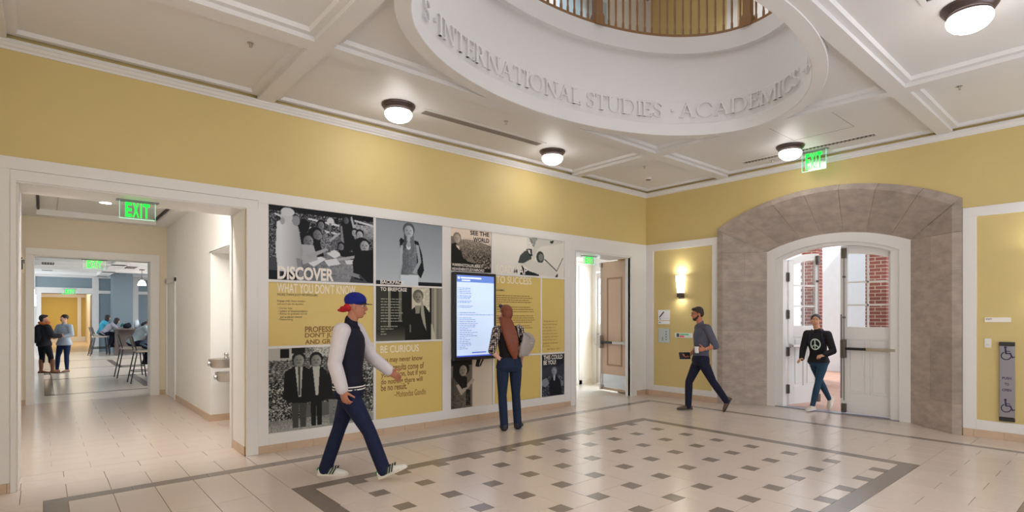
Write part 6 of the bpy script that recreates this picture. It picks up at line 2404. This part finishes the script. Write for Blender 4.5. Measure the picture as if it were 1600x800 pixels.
nbk = empty('notebook', (8.05, 5.03, 0), -YAW, label='black notebook carried flat in the walking man\'s other hand', cat='notebook')
b = MB(); R_ = Euler((math.radians(70), 0, math.radians(10))).to_matrix(); b.cbox((-.20, .115, .905), (.19, .12, .018), mat=R_); b.build('cover', M['black'], nbk, bevel=.003)
b = MB(); b.cbox((-.20, .115, .905), (.186, .124, .010), mat=R_); b.build('pages', M['t_cream'], nbk)

# ---------------- 4. young woman coming in through the arch doors
M['black_sweat'] = cloth('black_sweatshirt', (34, 32, 36), .06, 12)
M['teal_jeans'] = cloth('teal_jeans', (42, 66, 88), .14, 40)
M['skin4'] = skinm('warm_skin', (204, 150, 118))
J = dict(head=(-.045, 0, 1.492), look=(-.45, -.85, -.02), facing=(-.72, -.70, 0), neck=(-.01, .005, 1.345), sh_l=(.10, -.115, 1.265), sh_r=(-.135, .105, 1.27),
         el_r=(-.20, .12, 1.00), wr_r=(-.30, -.05, .86), hand_r=((-.75, -.45, -.25), (.3, -.3, -.8), (.5, -.6, .4), .3),
         el_l=(.13, -.23, 1.0), wr_l=(-.05, -.30, .935), hand_l=((-.93, -.15, -.15), (0, .3, -.9), (-.2, .9, .1), .4),
         hip_l=(.055, -.065, .80), hip_r=(-.045, .065, .80), kn_l=(-.05, -.10, .47), an_l=(-.145, -.10, .085), toe_l=(-.29, -.20, .0),
         kn_r=(.085, .10, .47), an_r=(.255, .14, .17), toe_r=(.22, .10, .02), sole_r=(-.80, -.25, .55))
C = dict(skin=M['skin4'], top=M['black_sweat'], top_name='sweatshirt', loose=.018, bottom=M['teal_jeans'], shoe=cloth('cream_trainer', (214, 206, 190), .04, 10, .1), sole=M['white'], fem=1, sc=.91, top_from=-.06, hemr=.036, tgrow=.004, brow=(50, 34, 26), flare=.004)
root, P, R, (hf, hu, hr), X = figure('person', 'woman in black printed sweatshirt and jeans stepping in through the arch doors', (9.63, 3.74, 0), -YAW, J, C, vox=.0075)
H = Flesh(); s_ = .91
H.ball(P(0, -.026, .042), (.077, .088, .080), R); H.ball(P(0, -.06, .01), (.066, .05, .07), R); H.ball(P(.01, -.075, .085), (.036, .036, .034), R)
H.make('hair', M['hair_dk'], root, .006, 1)
# print on the chest: a pale ring with an inner stroke
fr = X['fwd']; sd = X['side']; up_ = X['upv']
cc_ = X['pelv'] + up_ * (X['L'] * .66) + fr * .145
b = MB()
q = [tuple(cc_ + sd * (.072 * math.cos(t)) + up_ * (.085 * math.sin(t)) - fr * (.035 * abs(math.cos(t)) ** 2)) for t in [2 * pi * k / 24 for k in range(25)]]
b.tube(q, .010, 6)
b.tube([tuple(cc_ + up_ * .08), tuple(cc_ - up_ * .07)], .009, 6)
b.tube([tuple(cc_ - sd * .05 - up_ * .05 - fr * .015), tuple(cc_), tuple(cc_ + sd * .055 - up_ * .045 - fr * .018)], .009, 6)
b.build('chest_print', mat('mint_print', (206, 222, 208), .7), root, smooth=True)
bp = empty('backpack', (9.63, 3.74, 0), -YAW, label='dark blue backpack on the back of the woman at the arch doors', cat='backpack')
H = Flesh(); bk = -fr
H.ball(X['chest'] + bk * .16 - up_ * .22, (.10, .085, .17), rotm(fr, up_, sd)); H.ball(X['chest'] + bk * .14 - up_ * .10, (.09, .07, .09), rotm(fr, up_, sd))
H.make('pack_body', cloth('dark_blue_nylon', (44, 52, 78)), bp, .01, 2)
b = MB()
for s in (-1, 1):
    b.tube([tuple(X['chest'] + sd * s * .085 + bk * .11 + up_ * .02), tuple(X['chest'] + sd * s * .085 + up_ * .075), tuple(X['chest'] + sd * s * .095 + fr * .10 - up_ * .04), tuple(X['chest'] + sd * s * .12 + fr * .07 - up_ * .2), tuple(X['chest'] + sd * s * .12 + bk * .08 - up_ * .3)], .013, 8)
b.build('strap', cloth('strap_web', (40, 44, 60)), bp, smooth=True)

# ---------------- 5, 6. two women talking in the lounge entrance
M['skin5'] = skinm('rosy_skin', (222, 172, 152))
J = dict(head=(.05, 0, 1.50), look=(-.25, -.95, 0), facing=(-.2, -.97, 0), neck=(.05, .01, 1.36), sh_l=(.215, 0, 1.28), sh_r=(-.105, .02, 1.28),
         el_l=(.30, -.04, 1.05), wr_l=(.15, -.22, .98), hand_l=((-.8, -.4, .1), (0, .2, -.9), (0, -.8, .3), .5), el_r=(-.16, -.05, 1.05), wr_r=(-.06, -.22, .97), hand_r=((.75, -.5, .1), (0, .2, -.9), (0, -.8, .3), .5),
         hip_l=(.14, 0, .80), hip_r=(-.03, 0, .80), kn_l=(.15, -.03, .45), an_l=(.135, .0, .08), toe_l=(.15, -.2, 0), kn_r=(-.09, -.03, .45), an_r=(-.16, .02, .08), toe_r=(-.22, -.18, 0))
C = dict(skin=M['skin5'], top=cloth('pale_blue_blouse', (178, 190, 206), .05), loose=.02, bottom=cloth('indigo_jeans', (34, 50, 82)), shoe=mat('tan_flats', (150, 104, 84), .6), fem=1, sc=.92, hemr=.034, tgrow=.006, flare=.012, sleeve_len=.85)
root, P, R, _, X = figure('person', 'woman in pale blue blouse and jeans facing the camera in the lounge', (.42, 20.42, 0), -YAW, J, C, vox=.010)
H = Flesh(); H.ball(P(0, -.024, .042), (.080, .092, .080), R); H.ball(P(.05, -.05, -.05), (.05, .045, .10), R); H.make('hair', M['hair_dk'], root, .008, 1)
J = dict(head=(-.02, 0, 1.49), look=(.75, .6, 0), facing=(.45, .9, 0), neck=(-.02, 0, 1.34), sh_l=(-.19, .03, 1.27), sh_r=(.13, -.06, 1.27),
         el_l=(-.24, .05, 1.0), wr_l=(-.16, .2, .95), hand_l=((.3, .9, 0), (1, 0, 0), (0, 0, 1), .5), el_r=(.24, -.04, 1.04), wr_r=(.30, .14, 1.02), hand_r=((.5, .8, 0), (-1, 0, 0), (0, 0, 1), .5),
         hip_l=(-.10, .02, .80), hip_r=(.06, -.02, .80), kn_l=(-.10, .03, .46), an_l=(-.10, .0, .085), toe_l=(.1, .08, 0), kn_r=(.16, .0, .46), an_r=(.24, -.03, .085), toe_r=(.45, .03, 0))
C = dict(skin=M['skin4'], top=cloth('charcoal_jacket', (46, 44, 50)), top_name='jacket', loose=.03, bottom=cloth('black_leggings', (20, 20, 26)), shoe=mat('brown_boot', (128, 82, 54), .6, var=.1), boot=.27, bootr=.058, fem=1, sc=.94, hemr=.03, hem=-.2, tgrow=.012)
root, P, R, _, X = figure('person', 'person in black with rucksack and brown plaid boots seen from behind', (.06, 20.22, 0), -YAW, J, C, vox=.010, face=False)
H = hair_short(P, R, .94, None, root); H.ball(P(0, -.05, -.02), (.07, .05, .07), R); H.make('hair', mat('black_hair', (28, 24, 24), .6, var=.1), root, .008, 1)
H = Flesh(); n_ = X['g']['neck']; q = [tuple(n_ + V3((.10 * math.cos(t), .09 * math.sin(t), .03 + .02 * math.sin(2 * t)))) for t in [2 * pi * k / 12 for k in range(13)]]
H.limb(q, [.036] * 13, 8); H.make('scarf', cloth('orange_scarf', (196, 108, 58)), root, .01, 1)
bp = empty('rucksack', (.06, 20.22, 0), -YAW, label='black rucksack with pale patch worn by the person in the lounge', cat='backpack')
H = Flesh(); bk = -X['fwd']; RR = rotm(X['fwd'], X['upv'], X['side'])
H.ball(X['chest'] + bk * .18 - X['upv'] * .20, (.15, .12, .23), RR); H.ball(X['chest'] + bk * .24 - X['upv'] * .28, (.12, .09, .13), RR)
H.make('pack_body', cloth('black_nylon', (24, 24, 30)), bp, .012, 2)
b = MB(); b.cbox(X['chest'] + bk * .335 - X['upv'] * .30, (.08, .012, .08), mat=RR); b.build('patch', mat('pale_patch', (160, 160, 160), .7), bp)

# ------------------------------------------------------------------ high table and bar stools in the lounge
M['tbl'] = mat('dark_taupe_laminate', (92, 80, 76), .5, var=.03)
tbl = empty('high_table', (2.16, 27.9, 0), label='long dark taupe bar-height table in the lounge', cat='table')
b = MB(); b.box(-.05, 5.2, -.5, .5, 1.02, 1.07); b.build('tabletop', M['tbl'], tbl, bevel=.004)
b = MB(); b.box(0, .06, -.42, .42, 0, 1.02); b.build('end_panel', M['tbl'], tbl)
b = MB(); b.box(.06, 5.1, -.03, .03, .05, 1.02); b.build('modesty_panel', M['tbl'], tbl)
tbl2 = empty('high_table', (2.45, 17.6, 0), label='bar-height table half hidden by the right door jamb', cat='table')
b = MB(); b.box(0, 3.6, -1.9, .5, 1.02, 1.07); b.build('tabletop', M['tbl'], tbl2, bevel=.004)
b = MB(); b.box(.5, .56, -1.7, .4, 0, 1.02); b.build('end_panel', M['tbl'], tbl2)


def stool():
    r = empty('bar_stool', (0, 0, 0), cat='stool', group='bar stools at the high tables')
    bl = M.setdefault('stool_frame', mat('black_stool_frame', (26, 24, 26), .4))
    b = MB(); b.box(-.22, .22, -.22, .22, .72, .77); b.build('seat', mat('cream_vinyl_seat', (196, 186, 176), .5), r, bevel=.012)
    b = MB()
    b.rings([[(-.24 - .02 * 0, -.21, .84), (-.22, -.21, .84), (-.30, -.20, 1.12), (-.32, -.20, 1.12)], [(-.24, .21, .84), (-.22, .21, .84), (-.30, .20, 1.12), (-.32, .20, 1.12)]])
    b.build('backrest', mat('taupe_backrest', (104, 94, 84), .5), r)
    for sx in (-1, 1):
        for sy in (-1, 1):
            b = MB(); b.tube([(sx * .20, sy * .20, .74), (sx * (.27 if sx > 0 else .33), sy * .23, 0)], .013, 8); b.build('leg', bl, r)
    for sy in (-1, 1):
        b = MB(); b.tube([(-.21, .2 * sy, .74), (-.30, .205 * sy, 1.1)], .011, 8); b.build('back_post', bl, r)
    b = MB(); z = .28
    b.tube([(.245, -.22, z), (.245, .22, z)], .010, 6); b.tube([(-.28, -.22, z), (-.28, .22, z)], .010, 6); b.tube([(-.28, -.22, z), (.245, -.22, z)], .010, 6); b.tube([(-.28, .22, z), (.245, .22, z)], .010, 6)
    b.build('foot_rail', bl, r)
    return r


st0 = stool()
spots = [((1.72, 17.75), 0.05, 'bar stool with tilted taupe backrest, farther of the near pair'),
         ((1.84, 16.1), 0.05, 'bar stool nearest the camera at the right edge of the lounge opening'),
         ((1.70, 28.10), 0.12, 'bar stool at the left end of the long high table'),
         ((1.80, 29.2), 0.12, 'bar stool behind the left end of the long high table')]
for k, (q, a, lb) in enumerate(spots):
    o = st0 if k == 0 else copy_reg(st0, None)
    o.location = (q[0], q[1], 0); o.rotation_euler = (0, 0, a); o['label'] = lb


def seated(label, loc, rz, lean, top, hair_m, long=0, cap=None, skin='skin5', top_name='shirt', z=.77, dz=0, fem=1):
    """someone sitting on a bar stool (own frame: faces +x) leaning forward over the table"""
    c, s = math.cos(lean), math.sin(lean)
    L = .46
    ch = (s * L, 0, z + .10 + c * L)
    J = dict(head=(ch[0] + .10 + s * .10, 0, ch[2] + .20 - s * .07), look=(1, 0, -.5 * s - .1), facing=(1, 0, 0), neck=(ch[0] + .03 + s * .03, 0, ch[2] + .06), sh_l=(ch[0], .16, ch[2]), sh_r=(ch[0], -.16, ch[2]),
             el_l=(ch[0] + .16, .22, ch[2] - .22), wr_l=(ch[0] + .36, .10, 1.12), hand_l=((1, -.3, 0), (0, 0, -1), (0, -1, 0), .5), el_r=(ch[0] + .16, -.22, ch[2] - .22), wr_r=(ch[0] + .36, -.10, 1.12), hand_r=((1, .3, 0), (0, 0, -1), (0, 1, 0), .5),
             hip_l=(0, .09, z + .10), hip_r=(0, -.09, z + .10), kn_l=(.40, .10, z + .08), kn_r=(.40, -.10, z + .08), an_l=(.30, .10, .40), an_r=(.26, -.10, .38), toe_l=(.5, .1, .33), toe_r=(.5, -.1, .31))
    C = dict(skin=M[skin], top=top, loose=.02, bottom=M['trous3'], shoe=M['black'], fem=fem, sc=.93, top_name=top_name)
    root, P, R, _, X = figure('person', label, (loc[0], loc[1], 0), rz, J, C, vox=.012, face=False)
    H = Flesh(); H.ball(P(0, -.024, .042), (.082, .094, .082), R); H.ball(P(0, -.06, 0), (.07, .05, .08), R)
    if long: H.ball(P(0, -.05, -.08), (.085, .055, .13), R); H.ball(P(.06, .0, -.06), (.03, .05, .12), R)
    H.make('hair', hair_m, root, .010, 1)
    if cap is not None:
        H = Flesh(); H.ball(P(0, -.01, .065), (.088, .105, .075), R); H.ball(P(0, .12, .05), (.07, .07, .012), R); H.make('cap', cap, root, .009, 1)
    return root


M['hair_bl'] = mat('light_brown_hair', (150, 110, 74), .6, var=.2, scale=30)
M['hair_bk'] = mat('black_long_hair', (34, 28, 28), .6, var=.1)
seated('person in pale blue and white top leaning over the near high table', (1.72, 17.75), .05, .62, cloth('pale_aqua_top', (188, 208, 222), .05), M['hair_bl'])
seated('person in denim blue shirt on the nearest bar stool, cut by the door jamb', (1.84, 16.1), .05, .55, cloth('denim_shirt', (104, 126, 158), .05), M['hair_dk'])
seated('woman in grey shirt leaning on the long table, dark hair over her face', (1.80, 28.10), .12, .70, cloth('grey_top', (164, 164, 178), .05), M['hair_bk'], 1)
seated('woman in turquoise shirt seated behind the grey shirt woman', (1.80, 29.2), .12, .25, cloth('turquoise_top', (78, 176, 206), .05), M['hair_bk'], 1)
seated('person in blue jacket and white cap across the long high table', (3.72, 28.6), pi + .1, .25, cloth('blue_jacket', (50, 84, 158), .05), M['hair_dk'], 0, cloth('white_cap', (216, 220, 226)), fem=0)
# things on the long table
for k, (x, y, s, c_, lb, ct) in enumerate(((2.55, 27.75, (.24, .2, .13), (28, 30, 36), 'black bag on the left end of the long high table', 'bag'), (2.86, 27.85, (.16, .16, .20), (196, 206, 212), 'pale crumpled bag in the middle of the long high table', 'bag'),
                                           (3.12, 27.7, (.22, .18, .16), (40, 42, 50), 'dark rucksack to the right on the long high table', 'backpack'), (2.42, 28.1, (.1, .1, .12), (34, 112, 110), 'teal bottle bag on the long high table behind the black bag', 'bag'))):
    H = Flesh(); H.ball((0, 0, s[2] * .8), (s[0] * .6, s[1] * .6, s[2] * .8)); H.ball((s[0] * .2, 0, s[2] * 1.3), (s[0] * .3, s[1] * .3, s[2] * .5)); H.ball((-s[0] * .2, 0, s[2] * .5), (s[0] * .4, s[1] * .5, s[2] * .45))
    o = H.make('table_bag', cloth('bag_cloth_%d' % k, c_), None, .014, 1)
    o.location = (x, y, 1.068); tag(o, lb, ct)
